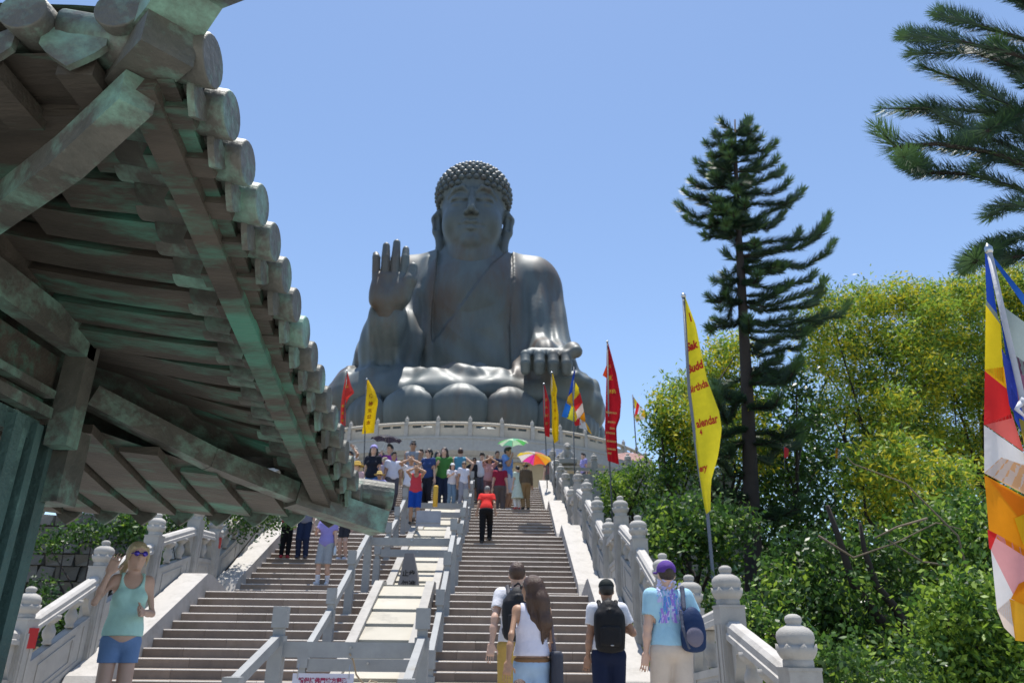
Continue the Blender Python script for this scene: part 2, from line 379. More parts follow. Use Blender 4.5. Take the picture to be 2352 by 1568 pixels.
# ================================================================== solid modelling with distance fields
class SDF:
    def __init__(s, lo, hi, h):
        s.lo = np.array(lo, float); s.h = h
        n = np.ceil((np.array(hi) - s.lo) / h).astype(int) + 1
        s.ax = [(s.lo[i] + h * np.arange(n[i])).astype(np.float32) for i in range(3)]
        s.D = np.full(n, 1e3, np.float32)
    def _sl(s, lo, hi):
        o = []
        for i in range(3):
            a = int(np.clip(np.floor((lo[i] - s.lo[i]) / s.h), 0, len(s.ax[i]))); b = int(np.clip(np.ceil((hi[i] - s.lo[i]) / s.h) + 1, 0, len(s.ax[i])))
            if b <= a: return None
            o.append(slice(a, b))
        return tuple(o)
    def op(s, fn, lo, hi, k, mode='add'):
        m = k + 2 * s.h
        sl = s._sl(np.array(lo) - m, np.array(hi) + m)
        if sl is None: return s
        d = fn(s.ax[0][sl[0]][:, None, None], s.ax[1][sl[1]][None, :, None], s.ax[2][sl[2]][None, None, :])
        D = s.D[sl]
        if mode == 'add':
            if k > 0: hh = np.maximum(k - np.abs(D - d), 0) / k; s.D[sl] = np.minimum(D, d) - hh * hh * k * .25
            else: s.D[sl] = np.minimum(D, d)
        else:
            d = -d
            if k > 0: hh = np.maximum(k - np.abs(D - d), 0) / k; s.D[sl] = np.maximum(D, d) + hh * hh * k * .25
            else: s.D[sl] = np.maximum(D, d)
        return s
    def cone(s, a, b, ra, rb=None, k=0.0, mode='add'):
        rb = ra if rb is None else rb
        a = np.array(a, float); b = np.array(b, float); ba = b - a; L2 = max(float(ba @ ba), 1e-9); r = max(ra, rb)
        def fn(x, y, z):
            px, py, pz = x - a[0], y - a[1], z - a[2]
            t = np.clip((px * ba[0] + py * ba[1] + pz * ba[2]) / L2, 0, 1).astype(np.float32)
            return np.sqrt((px - t * ba[0]) ** 2 + (py - t * ba[1]) ** 2 + (pz - t * ba[2]) ** 2) - (ra + (rb - ra) * t)
        return s.op(fn, np.minimum(a, b) - r, np.maximum(a, b) + r, k, mode)
    def path(s, pts, rad, k=0.0, mode='add'):
        for i in range(len(pts) - 1):
            ra = rad[i] if isinstance(rad, (list, tuple)) else rad; rb = rad[i + 1] if isinstance(rad, (list, tuple)) else rad
            s.cone(pts[i], pts[i + 1], ra, rb, k, mode)
        return s
    def ell(s, c, r, k=0.0, rot=None, mode='add'):
        c = np.array(c, float); r = np.array(r, float); M = None if rot is None else np.array(rot.to_matrix() if hasattr(rot, 'to_matrix') else rot)
        def fn(x, y, z):
            px, py, pz = x - c[0], y - c[1], z - c[2]
            if M is not None:
                px, py, pz = (M[0, 0] * px + M[1, 0] * py + M[2, 0] * pz, M[0, 1] * px + M[1, 1] * py + M[2, 1] * pz, M[0, 2] * px + M[1, 2] * py + M[2, 2] * pz)
            k0 = np.sqrt((px / r[0]) ** 2 + (py / r[1]) ** 2 + (pz / r[2]) ** 2); k1 = np.sqrt((px / r[0] ** 2) ** 2 + (py / r[1] ** 2) ** 2 + (pz / r[2] ** 2) ** 2)
            return k0 * (k0 - 1) / np.maximum(k1, 1e-6)
        q = r if M is None else np.full(3, r.max())
        return s.op(fn, c - q, c + q, k, mode)
    def box(s, c, hd, rr, k=0.0, rot=None, mode='add'):
        c = np.array(c, float); hd = np.array(hd, float) - rr; M = None if rot is None else np.array(rot)
        def fn(x, y, z):
            px, py, pz = x - c[0], y - c[1], z - c[2]
            if M is not None:
                px, py, pz = (M[0, 0] * px + M[1, 0] * py + M[2, 0] * pz, M[0, 1] * px + M[1, 1] * py + M[2, 1] * pz, M[0, 2] * px + M[1, 2] * py + M[2, 2] * pz)
            qx, qy, qz = np.abs(px) - hd[0], np.abs(py) - hd[1], np.abs(pz) - hd[2]
            return np.sqrt(np.maximum(qx, 0) ** 2 + np.maximum(qy, 0) ** 2 + np.maximum(qz, 0) ** 2) + np.minimum(np.maximum(qx, np.maximum(qy, qz)), 0) - rr
        q = hd + rr if M is None else np.full(3, np.linalg.norm(hd + rr))
        return s.op(fn, c - q, c + q, k, mode)
    def cut(s, n, d, k=0.0):
        """keep n.p <= d"""
        n = np.array(n, float); n /= np.linalg.norm(n)
        p = (s.ax[0][:, None, None] * n[0] + s.ax[1][None, :, None] * n[1] + s.ax[2][None, None, :] * n[2] - d).astype(np.float32)
        if k: hh = np.maximum(k - np.abs(s.D - p), 0) / k; s.D = np.maximum(s.D, p) + hh * hh * k * .25
        else: s.D = np.maximum(s.D, p)
        return s
    def warp(s, fn):
        s.D = s.D + fn(s.ax[0][:, None, None], s.ax[1][None, :, None], s.ax[2][None, None, :]).astype(np.float32); return s
    def mesh(s):
        D = np.pad(s.D, 1, constant_values=1e3); D = np.clip(D, -4 * s.h, 4 * s.h)
        S = D < 0; n = np.array(D.shape) - 1
        cnt = np.zeros(n, np.int8)
        offs = [(i, j, k) for i in (0, 1) for j in (0, 1) for k in (0, 1)]
        for i, j, k in offs: cnt += S[i:n[0] + i, j:n[1] + j, k:n[2] + k]
        act = (cnt > 0) & (cnt < 8); idx = np.argwhere(act)
        if len(idx) == 0: return np.zeros((0, 3)), np.zeros((0, 4), np.int32)
        ids = np.full(n, -1, np.int32); ids[act] = np.arange(len(idx))
        val = np.stack([D[idx[:, 0] + i, idx[:, 1] + j, idx[:, 2] + k] for i, j, k in offs], 1)
        P = np.zeros((len(idx), 3)); W = np.zeros(len(idx)); oa = np.array(offs, float)
        for a in range(8):
            for c in range(a + 1, 8):
                if sum(abs(offs[a][q] - offs[c][q]) for q in range(3)) != 1: continue
                va, vc = val[:, a], val[:, c]; m = (va < 0) != (vc < 0)
                t = np.where(m, va / np.where(m, va - vc, 1), 0)
                P += np.where(m[:, None], oa[a] + t[:, None] * (oa[c] - oa[a]), 0); W += m
        P = (P / W[:, None] + idx - 1) * s.h + s.lo
        Q = []
        for ax in range(3):
            u, v = (ax + 1) % 3, (ax + 2) % 3
            sl0 = [slice(None)] * 3; sl1 = [slice(None)] * 3; sl0[ax] = slice(0, -1); sl1[ax] = slice(1, None)
            A, B = S[tuple(sl0)], S[tuple(sl1)]
            e = np.argwhere(A != B)
            e = e[(e[:, u] > 0) & (e[:, v] > 0) & (e[:, u] < n[u]) & (e[:, v] < n[v])]
            du = np.zeros(3, int); du[u] = 1; dv = np.zeros(3, int); dv[v] = 1
            g = lambda w: ids[w[:, 0], w[:, 1], w[:, 2]]
            q = np.stack([g(e - du - dv), g(e - dv), g(e), g(e - du)], 1)
            fl = ~A[e[:, 0], e[:, 1], e[:, 2]]
            q[fl] = q[fl][:, ::-1]; Q.append(q)
        Q = np.concatenate(Q); Q = Q[(Q >= 0).all(1)]
        return P, Q.astype(np.int32)

# ------------------------------------------------------------------ terrace and round platform
terr = empty('terrace', (-1.9, Y_TOP, Z_TOP), kind='structure')
b = MB(); b.box((-1.9, 50, Z_TOP - .75), (26, 33.2, 1.49)); b.build('terrace_floor', PLAZA, terr)
b = MB(); b.box((-10.6, Y_TOP + .2, 4.3), (8.0, .5, 4.2)); b.build('terrace_wall', GRANITE, terr)
b = MB(); b.box((6.9, Y_TOP + .2, 4.3), (8.4, .5, 4.2)); b.build('terrace_wall', GRANITE, terr)
TX = [2.9 + 1.55 * i for i in range(6)]
tb = empty('terrace_balustrade', (2.9, 33.5, Z_TOP), 'white granite terrace balustrade at the head of the stair, behind the red banner', 'balustrade')
b = MB()
for x in TX: post(tb, x, 33.55, 8.15)
for a, c in zip(TX[:-1], TX[1:]):
    b = MB(); b.box(((a + c) / 2, 33.55, 7.42), (c - a - .28, .17, .13)); b.build('handrail', GRANITE_W, tb)
    b = MB(); b.box(((a + c) / 2, 33.55, 6.85), (c - a - .28, .12, .70)); b.box(((a + c) / 2, 33.48, 6.85), (c - a - .7, .03, .42)); b.build('panel', GRANITE, tb)
    mesh_obj('vase_strut', VASE, tb, ((a + c) / 2, 33.55, 7.05)).scale = (1, 1, .8)

CX, CY, RR = -2.75, 64.0, 16.0
rp = empty('round_platform', (CX, CY, Z_TOP), 'round tiered granite platform carrying the lotus seat of the bronze statue', 'platform')
OCHRE = mat('ochre_stone', (.42, .33, .20), .8, c2=(.33, .26, .16), scale=1, bump=.2)
BEIGE = mat('beige_granite', (.49, .44, .36), .75, c2=(.40, .36, .30), scale=1.2, amt=.6, bump=.2, c3=(.27, .25, .22), scale3=.7, lo=.55, hi=.8)
def ringseg(name, prof, m, a0, a1, seg):
    b = MB(); rows = []
    for i in range(seg + 1):
        a = a0 + (a1 - a0) * i / seg
        rows.append([(CX + r * math.sin(a), CY - r * math.cos(a), z) for r, z in prof])
    b.grid(rows); b.f = [f[::-1] for f in b.f]
    for row, rev in ((rows[0], 0), (rows[-1], 1)):
        b.add(row, [tuple(range(len(row)))[::-1] if not rev else tuple(range(len(row)))])
    return b.build(name, m, rp)
A0, A1 = R(-88), R(88)
ringseg('drum_wall', [(15.2, Z_TOP - 1), (15.2, 11.45), (14, 11.45)], OCHRE, A0, A1, 80)
ringseg('cornice', [(15.0, 11.3), (15.5, 11.3), (15.5, 11.5), (15.75, 11.52), (16.1, 11.75), (16.1, 12.50), (16.15, 12.52), (16.15, 12.68), (13.0, 12.68)], RAILST, A0, A1, 80)
ringseg('platform_floor', [(16.0, 12.6), (16.0, 12.70), (2, 12.70)], GRANITE, A0, A1, 60)
_b = MB().box((0, 0, .5), (.27, .27, 1.0)); pm_ = to_mesh('post', _b.v, _b.f, GRANITE)
NP_ = 24; dA = 2.13 / 16.0
for i in range(NP_):
    a = (i - NP_ / 2 + .45) * dA
    if abs(a) > R(86): continue
    x, y = CX + 15.95 * math.sin(a), CY - 15.95 * math.cos(a)
    p = mesh_obj('post', pm_, rp, (x, y, 12.66))
    p.rotation_euler = (0, 0, a)
    f = mesh_obj('finial', FIN, p, (x, y, 13.66)); f.scale = (.8, .8, 1.05)
    if i < NP_ - 1:
        a2 = a + dA; g = .14 / 16
        ringseg('handrail', [(15.80, 13.50), (16.10, 13.50), (16.10, 13.62), (16.03, 13.68), (15.87, 13.68), (15.80, 13.62)], BEIGE, a + g, a2 - g, 4)
        ringseg('panel', [(15.90, 12.66), (16.0, 12.66), (16.0, 13.28), (15.90, 13.28)], BEIGE, a + g, a2 - g, 4)
        for u0, u1 in ((0, .14), (.46, .54), (.86, 1)):
            ringseg('bracket', [(15.92, 13.27), (15.99, 13.27), (15.99, 13.51), (15.92, 13.51)], BEIGE, a + g + (dA - 2 * g) * u0, a + g + (dA - 2 * g) * u1, 2)

# ------------------------------------------------------------------ the seated bronze figure
BRONZE = mat('statue_bronze', (.15, .178, .176), .53, .05, c2=(.042, .058, .066), scale=.35, amt=.7, bump=.12, bscale=3, spec=.45, c3=(.10, .062, .040), scale3=.13, lo=.49, hi=.68, stretch=(1.3, 1.3, .4))
st = empty('bronze_statue', (CX, CY, 12.7), 'giant dark bronze seated statue with its right palm raised, on a lotus seat', 'statue')
def local(P, hd=False):
    P = P.copy(); z = P[:, 2]
    if hd: P[:, 2] = 33.0 + .95 + (z - 33.0) * 1.09 - np.clip(33.6 - z, 0, 9) * .25
    else: P[:, 2] = np.where(z > 19.5, 19.5 + (z - 19.5) * 1.22, z)
    return P + np.array([CX, CY, 0])
S = SDF((-12.5, -11.5, 15.5), (12.5, 6.5, 34), .15)
S.ell((0, .8, 24.5), (6.6, 4.0, 8.0)).ell((0, -.4, 28.0), (5.4, 3.6, 3.6), 1.5)
S.cone((0, .2, 30.6), (0, -.2, 34), 2.75, 2.5, 1.6)
for sx in (-1, 1):
    S.cone((sx * 2.2, .5, 30.6), (sx * 5.7, .6, 29.6), 1.6, 1.95, 1.4)
    S.cone((sx * 6.1, .6, 29.2), (sx * 6.9, -.2, 23.2), 2.0, 2.0, 1.2)
    S.cone((sx * 6.9, -.2, 23.4), (sx * 6.7, -.6, 20.4), 1.9, 2.2, 1.2)                 # hanging sleeve
    S.cone((sx * 2.5, .2, 19.2), (sx * 8.7, -4.4, 18.4), 2.3, 2.25, 1.2)                 # thigh
    S.cone((sx * 8.7, -4.6, 18.3), (-sx * 2.5, -8.2, 18.2), 2.1, 1.35, 1.0)              # shin
    S.ell((sx * 9.3, -4.0, 18.0), (2.1, 2.6, 2.2), .8)
for sx in (-1, 1):                                                                        # robe falling from the arms
    S.ell((sx * 5.9, -.5, 23.6), (2.5, 2.4, 4.6), 1.2)
S.ell((0, -4.2, 17.9), (11.0, 5.7, 2.0), 1.0).ell((-6.2, -5.4, 18.5), (4.6, 3.4, 1.9), .8).ell((6.2, -5.4, 18.5), (4.6, 3.4, 1.9), .8)
S.cone((-7.4, -.6, 23.0), (-6.3, -7.6, 23.6), 1.75, 1.2, 1.2)                            # raised forearm
S.cone((-7.5, -.2, 22.0), (-6.6, -5.6, 22.6), 2.35, 1.75, 1.0).cone((-6.9, -5.2, 22.3), (-6.9, -4.6, 20.9), 1.4, 1.4, .7)
S.path([(-7.7, -1.5, 22.2), (-7.3, -5.3, 22.2), (-7.1, -5.2, 20.6)], [1.5, 1.3, .9], .7)
S.path([(-5.6, -1.0, 26.0), (-5.2, -4.4, 23.4), (-5.2, -4.6, 19.4)], [1.2, .9, .9], .9)
S.cone((7.2, -.6, 22.8), (6.9, -7.4, 20.6), 1.8, 1.25, 1.2)                              # lowered forearm
S.path([(6.6, -1.5, 22.0), (5.9, -5.0, 20.6), (5.0, -6.0, 19.0)], [1.4, 1.1, .8], 1.0)
# the robe: a second layer that leaves the breast open
B0 = S.D.copy(); X_, Y_, Z_ = S.ax[0][:, None, None], S.ax[1][None, :, None], S.ax[2][None, None, :]
curve = 31.0 - 7.2 * np.clip((2.6 - X_) / 5.8, -.6, 1.3) ** 1.25 if False else 31.2 - 1.25 * (2.9 - X_) - .05 * (2.9 - X_) * (X_ + 3.2)
lay = .06 + .26 * np.clip((Z_ - 19.2) / 1.6, 0, 1) + 0 * X_
r1 = np.maximum(np.maximum(B0 - lay, (Z_ - curve) * .62), -(X_ + 3.6)); r2 = np.maximum(B0 - lay * 1.25, X_ + 3.15 + .10 * np.sin(Z_ * .8)); r3 = np.maximum(B0 - lay * 1.7, 3.9 + .12 * np.sin(Z_ * .7) - X_)
top = Z_ - 31.9
S.D = np.minimum(B0, np.minimum(np.maximum(r1, top), np.minimum(np.maximum(r2, top), np.maximum(r3, top)))).astype(np.float32)
# pleats
S.path([(4.9, -1.2, 30.4), (5.6, -1.9, 27.0), (5.9, -2.2, 23.0), (5.2, -3.0, 20.0)], .27, .5)
S.path([(6.2, -.9, 29.6), (7.3, -1.6, 26.0), (7.8, -2.0, 22.4), (7.6, -2.8, 20.0)], .26, .5)
S.path([(7.0, -.4, 28.4), (8.5, -.8, 24.6), (9.0, -1.0, 21.0)], .24, .5)
S.path([(-4.0, -1.9, 30.8), (-4.4, -2.9, 27.6), (-4.3, -3.4, 23.6), (-4.2, -4.2, 19.8)], .27, .5)
S.path([(-6.9, -2.6, 22.6), (-7.4, -3.0, 19.6)], .26, .5); S.path([(-8.6, -1.0, 23.5), (-9.0, -1.4, 19.6)], .26, .5)
S.path([(-6.1, -3.4, 22.2), (-6.3, -3.6, 19.4)], .26, .5); S.path([(-7.9, -4.4, 21.6), (-8.2, -4.8, 19.6)], .24, .5)
for a in ([(-10.6, -4.2, 19.3), (-7.5, -6.6, 19.9), (-3.5, -7.6, 19.6), (.5, -8.6, 18.6)], [(-9.8, -6.2, 18.2), (-6, -8.2, 18.6), (-2.4, -9.2, 17.9)], [(10.4, -4.4, 19.2), (7.0, -6.8, 19.6), (3, -7.8, 19.7), (-.5, -8.0, 20.0)],
          [(-11.2, -2.0, 19.2), (-9.6, -5.2, 20.0), (-6.6, -7.4, 19.9), (-3.0, -8.2, 19.2)], [(11.2, -2.0, 19.2), (9.6, -5.2, 20.0), (6.6, -7.4, 19.8), (3.4, -8.4, 18.9)], [(-11.0, -4.8, 17.8), (-8.6, -7.4, 18.4), (-5.2, -8.8, 18.2)], [(9.6, -6.4, 17.9), (6, -8.4, 18.6), (2.4, -9.2, 18.4), (-.4, -9.3, 17.6)], [(-2.6, -6.6, 20.1), (-.8, -7.4, 20.2), (1.0, -8.6, 19.4), (3.8, -9.3, 17.5)], [(3.8, -6.4, 20.0), (1.2, -7.0, 20.3), (-.4, -8.2, 19.8), (-2.9, -9.4, 17.4)]):
    S.path(a, [.36] + [.5] * (len(a) - 2) + [.3], .4)
S.ell((7.9, -7.2, 19.4), (2.4, 1.8, .7), .6)
S.warp(lambda x, y, z: (.17 * np.sin(x * 2.7 + .6 * np.sin(z * .6) + (z - 24) * .12 * np.sign(x)) + .07 * np.sin(x * 6.1 + z * .3)) * np.clip((30.5 - z) / 4, 0, 1) * np.clip((z - 19.0) / 2, 0, 1) * np.clip(np.abs(x) - 3.3, 0, 1) + .05 * np.sin((z + .55 * x) * 3.1) * np.clip((27.5 + .5 * x - z) / 3, 0, 1) * np.clip((z - 20) / 1, 0, 1) * np.clip(3.2 - np.abs(x), 0, 1) * np.clip(-y, 0, 1) - .16 * np.sin(x * .9 + y * 1.3 + .8 * np.sin(x * .45)) ** 2 * np.clip((20.6 - z) / .6, 0, 1) * np.clip((-y - 3) / 2, 0, 1) * np.clip((z - 16.8) / 1, 0, 1) - .06 * np.sin(x * 2.1 - y * 2.2) * np.clip((20.6 - z) / .6, 0, 1) * np.clip((-y - 3) / 2, 0, 1))
P, Q = S.mesh(); part('robed_body', local(P), Q, BRONZE, st, smooth=True)

S = SDF((-4.5, -5.4, 30.6), (4.5, 3.8, 44), .085)                                          # head
S.ell((0, -.9, 38.0), (3.0, 3.2, 3.3)).ell((0, -1.5, 35.6), (2.75, 2.7, 2.9), 1.0).ell((0, -2.3, 34.2), (1.9, 1.6, 1.3), .9)
S.cone((0, -.3, 30.8), (0, -.7, 34.4), 2.6, 2.35, .5)
S.cone((0, -1.2, 32.9), (0, -1.2, 33.0), 2.42, 2.42, .3)
for sx in (-1, 1):
    S.ell((sx * 1.75, -2.6, 35.7), (1.0, 1.4, 1.3), .6)                                  # cheek
    S.path([(sx * .3, -4.05, 38.0), (sx * .9, -4.1, 38.55), (sx * 1.6, -3.75, 38.5), (sx * 2.3, -3.0, 38.0)], [.12, .22, .22, .12], .22)   # brow
    S.ell((sx * 1.25, -3.35, 37.55), (.78, .72, .42), .22)                               # upper lid
    S.path([(sx * .5, -4.02, 37.22), (sx * 1.2, -4.14, 37.1), (sx * 2.0, -3.55, 37.25)], .17, .05, 'sub')
    S.ell((sx * 1.25, -3.4, 36.95), (.75, .58, .3), .2)
    S.ell((sx * .42, -4.35, 35.85), (.32, .38, .26), .15)                                # nostril wings
    S.path([(sx * 3.3, -.5, 37.9), (sx * 3.55, -.3, 37.3), (sx * 3.4, -.45, 36.0), (sx * 3.05, -.6, 34.8), (sx * 3.0, -.7, 33.75)], [.35, .5, .48, .42, .54], .25)  # long ear
    S.path([(sx * 3.6, -.85, 37.2), (sx * 3.5, -.95, 36.1)], .22, .12, 'sub')
S.path([(0, -4.05, 38.3), (0, -4.45, 37.0), (0, -4.85, 36.0)], [.24, .30, .38], .22)      # nose
S.path([(-.95, -3.85, 34.95), (-.4, -4.22, 35.05), (0, -4.22, 34.98), (.4, -4.22, 35.05), (.95, -3.85, 34.95)], [.10, .17, .15, .17, .10], .12)
S.path([(-.7, -3.9, 34.5), (0, -4.2, 34.42), (.7, -3.9, 34.5)], [.12, .24, .12], .12)
S.path([(-1.15, -3.95, 34.84), (-.4, -4.38, 34.74), (.4, -4.38, 34.74), (1.15, -3.95, 34.84)], .10, .05, 'sub')
S.ell((0, -3.55, 33.55), (.85, .6, .55), .35)
S.ell((0, -.4, 39.6), (3.60, 3.72, 2.85), .12); S.ell((0, .0, 41.2), (2.3, 2.3, 1.75), .5)
def _hair(x, y, z): return np.maximum(0, 0 * x)
P, Q = S.mesh(); part('head', local(P, True), Q, BRONZE, st, smooth=True)
# snail curls
cb = MB(); cb.lathe([(.30, -.14), (.33, -.02), (.29, .13), (.18, .25), (.06, .31)], n=9); curl = to_mesh('hair_curl', cb.v, cb.f, BRONZE, smooth=True)
n_c = 0
for ri in range(13):
    th = R(118 - ri * 9.4)                         # polar angle from the crown
    nrow = max(1, int(2 * math.pi * math.sin(th) * 3.6 / .68))
    for k in range(nrow):
        ph = 2 * math.pi * (k + .5 * (ri % 2)) / nrow
        n = np.array([math.sin(th) * math.sin(ph), -math.sin(th) * math.cos(ph), math.cos(th)])
        p = np.array([0, -.4, 39.6]) + n * np.array([3.60, 3.72, 2.85])
        if p[2] > 41.4 and math.hypot(p[0], p[1]) < 2.3: p = np.array([0, .0, 41.2]) + n * np.array([2.3, 2.3, 1.75])
        if n[1] > .35: continue
        if n[1] < 0 and p[2] < 39.3 - .16 * abs(p[0]) ** 1.3 and abs(p[0]) < 3.2: continue
        p[2] = 33.95 + (p[2] - 33.0) * 1.09
        n_c += 1
        o = mesh_obj('hair_curl', curl, st, p + np.array([CX, CY, 0]))
        o.rotation_euler = Vector(n).to_track_quat('Z', 'Y').to_euler()

S = SDF((-9.2, -11.2, 21.5), (-3.2, -7.0, 32), .085)                                     # raised hand
S.cone((-6.25, -7.6, 23.6), (-6.25, -8.9, 25.2), 1.1, 1.0, .3)
S.box((-6.2, -9.05, 26.2), (1.5, .55, 1.55), .5, .6).ell((-5.2, -9.5, 25.9), (.75, .6, 1.1), .5).ell((-7.1, -9.4, 25.7), (.6, .55, 1.2), .5)
for bx, tx, tz, r in ((-7.38, -7.55, 29.65, .345), (-6.62, -6.75, 30.5, .385), (-5.82, -5.9, 30.8, .395), (-5.05, -5.1, 30.2, .365)):
    S.path([(bx, -9.1, 27.3), ((bx + tx) / 2, -9.3, 29.0), (tx, -9.15, tz - .3)], [r, r * .95, r * .78], .04)
S.path([(-5.0, -9.4, 25.4), (-4.45, -9.8, 26.7), (-4.35, -9.7, 28.0)], [.6, .47, .38], .3)
P, Q = S.mesh(); part('raised_hand', P + np.array([CX, CY, .45]), Q, BRONZE, st, smooth=True)
S = SDF((3.6, -12.4, 17.4), (10.2, -6.4, 22.6), .085)                                    # open hand on the knee
S.cone((6.9, -7.2, 20.7), (6.9, -8.6, 20.6), 1.2, 1.05, .3)
S.box((6.9, -9.3, 20.55), (1.65, 1.3, .6), .55, .6)
for bx, tx, r in ((5.6, 5.3, .38), (6.5, 6.35, .43), (7.4, 7.4, .44), (8.2, 8.4, .42)):
    S.path([(bx, -10.3, 20.5), (tx, -11.0, 20.2), (tx, -11.3, 19.4), (tx, -11.1, 18.9)], [r, r, r, r * .95], .08)
S.path([(8.0, -9.0, 20.8), (9.0, -10.1, 21.0), (9.15, -11.1, 20.5)], [.7, .56, .5], .45)
P, Q = S.mesh(); part('resting_hand', P + np.array([CX - .5, CY, .25]), Q, BRONZE, st, smooth=True)

# lotus seat: two rings of petals and a core
b = MB(); b.lathe([(9.6, 12.7), (9.9, 14.0), (10.6, 15.5), (10.9, 16.6), (9.5, 17.2), (.1, 17.3)], (CX, CY, 0), 48); b.build('lotus_core', BRONZE, st, True)
def petal(up):
    rows = []; nu, nv = 32, 15
    for side in (0, 1):
        for i in range(nu + 1):
            u = -1 + 2 * i / nu; row = []
            for j in range(nv + 1):
                v = j / nv
                if up:
                    w = 2.14 * max(.30, 1 - max(0, (v - .5) / .5) ** 4) ** .5 * (.86 + .14 * min(1, v * 2.2))
                    z = 13.0 + 5.0 * v - .35 * (abs(u) ** 2.2) * v * v
                    r = 10.2 + 1.55 * math.sin(v * 2.0) + .62 * (1 - u ** 4) * math.sin(min(1, v * 1.02) * math.pi) ** .7 - (.30 if v > .86 else 0) * min(1, (v - .86) / .14) ** 2
                    r += .09 * math.cos(u * 16) * (1.05 - v) * min(1, v * 3)
                else:
                    w = 2.1 * (1 - max(0, (v - .5) / .5) ** 2.4 * .9)
                    z = 14.2 - 1.6 * v + 1.0 * math.sin(v * 3.1) - .5 * abs(u) ** 2
                    r = 10.8 + 2.6 * v + .3 * (1 - u * u)
                r -= side * (.50 if 0 < i < nu and 0 < j < nv else .16)
                x = u * w; row.append((x, -math.sqrt(max(r * r - x * x, 1)), z))
            rows.append((side, row))
    V = []; F = []; B = nv + 1
    for s_, row in rows: V += row
    off = (nu + 1) * B
    for i in range(nu):
        for j in range(nv):
            a = i * B + j; F.append((a, a + 1, a + B + 1, a + B)[::-1]); a += off; F.append((a, a + 1, a + B + 1, a + B))
    if False:
        mb = MB(); rim = [V[i * B + nv] for i in range(1, nu)]
        side = [V[0 * B + j] for j in range(6, nv + 1)] + rim + [V[nu * B + j] for j in range(nv, 5, -1)]
        side = [(x * .96, y - .12, z - .05) for x, y, z in side]
        mb.tube(side, [.10] + [.25] * (len(side) - 2) + [.10], 9); o = len(V); V = V + mb.v; F = F + [tuple(i + o for i in f) for f in mb.f]
    return to_mesh('lotus_petal', V, F, BRONZE, smooth=True)
PU, PD = petal(True), petal(False)
for k in range(18):
    for me, ph in ((PU, 0.0), (PD, 10.0)):
        a = R(20 * k + ph)
        if math.cos(a) < -.5: continue
        o = mesh_obj('lotus_petal', me, st, (CX, CY, 0)); o.rotation_euler = (0, 0, a)
# ================================================================== the bronze pavilion close to the camera
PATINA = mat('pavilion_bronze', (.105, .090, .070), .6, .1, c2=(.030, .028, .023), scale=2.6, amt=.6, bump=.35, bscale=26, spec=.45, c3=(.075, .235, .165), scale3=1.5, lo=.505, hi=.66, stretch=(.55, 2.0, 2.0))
PATINA_L = mat('pavilion_bronze_bounce_lit', (.14, .135, .112), .55, .1, c2=(.045, .05, .042), scale=5, amt=.6, bump=.35, bscale=30, spec=.45, c3=(.19, .35, .27), scale3=2.8, lo=.47, hi=.66)  # green patina, its patches paled to paint in light bounced off the ground
PATINA_G = mat('lattice_bronze', (.095, .19, .17), .6, .12, c2=(.045, .072, .066), scale=3, amt=.7, bump=.5, bscale=34, spec=.4, c3=(.20, .36, .31), scale3=4, lo=.55, hi=.75)
pv = empty('bronze_pavilion', (-3.6, 4.3, PLAZA_Z), 'weathered green bronze pavilion with an upswept tiled roof, close on the left', 'pavilion')
XE = -1.2147
def ze(Y): return 1.75 - .2308 * (Y - 4.645)
NT, Y0T, DT = 17, 2.485, .27
def barrel_mesh(r, L=.62):
    """half-round cover tile along -X, flat disc at the +X end, with a thick rim"""
    b = MB(); n = 20
    ring = lambda x, q: [(x, q * math.cos(2 * math.pi * k / n), q * math.sin(2 * math.pi * k / n) + (-x) * .16 if x < 0 else q * math.sin(2 * math.pi * k / n)) for k in range(n)]
    rs = [(0.0, r * .94), (-.008, r), (-.09, r), (-.22, r * .97), (-L, r * .97)]
    V = []
    for x, q in rs: V += ring(x, q)
    F = [(i * n + k, i * n + (k + 1) % n, (i + 1) * n + (k + 1) % n, (i + 1) * n + k) for i in range(len(rs) - 1) for k in range(n)]
    F += [tuple(range(n))[::-1], tuple((len(rs) - 1) * n + k for k in range(n))]
    return V, F
BV, BF = barrel_mesh(.1); BARREL = to_mesh('barrel_tile', BV, [f[::-1] for f in BF], PATINA_L, smooth=False)
for p_ in BARREL.polygons: p_.use_smooth = len(p_.vertices) == 4
def drip_mesh(w=.20):
    """concave pan tile with a pointed drip plate at the eave (faces +X)"""
    b = MB(); n = 8; up = []; lo = []
    for i in range(n + 1):
        t = -1 + 2 * i / n; y = t * w / 2
        up.append((y, .04 - .06 * (1 - t * t))); lo.append((y, -.07 - .10 * (1 - abs(t)) ** .75))
    for i in range(n):
        P = []
        for x in (-.03, 0.0): P += [(x, *lo[i]), (x, *lo[i + 1]), (x, *up[i + 1]), (x, *up[i])]
        b.hexa(P)
    for i in range(n):
        P = []
        for x, dz in ((-.62, .10), (-.03, 0)):
            P += [(x, up[i][0], up[i][1] - .025 + dz), (x, up[i + 1][0], up[i + 1][1] - .025 + dz), (x, up[i + 1][0], up[i + 1][1] + dz), (x, up[i][0], up[i][1] + dz)]
        b.hexa(P)
    return to_mesh('drip_tile', b.v, b.f, PATINA_L)
DRIP = drip_mesh()
b = MB(); b.box((-.15, 0, 0), (.30, .115, .06)); FLY = to_mesh('flying_rafter', b.v, b.f, PATINA)
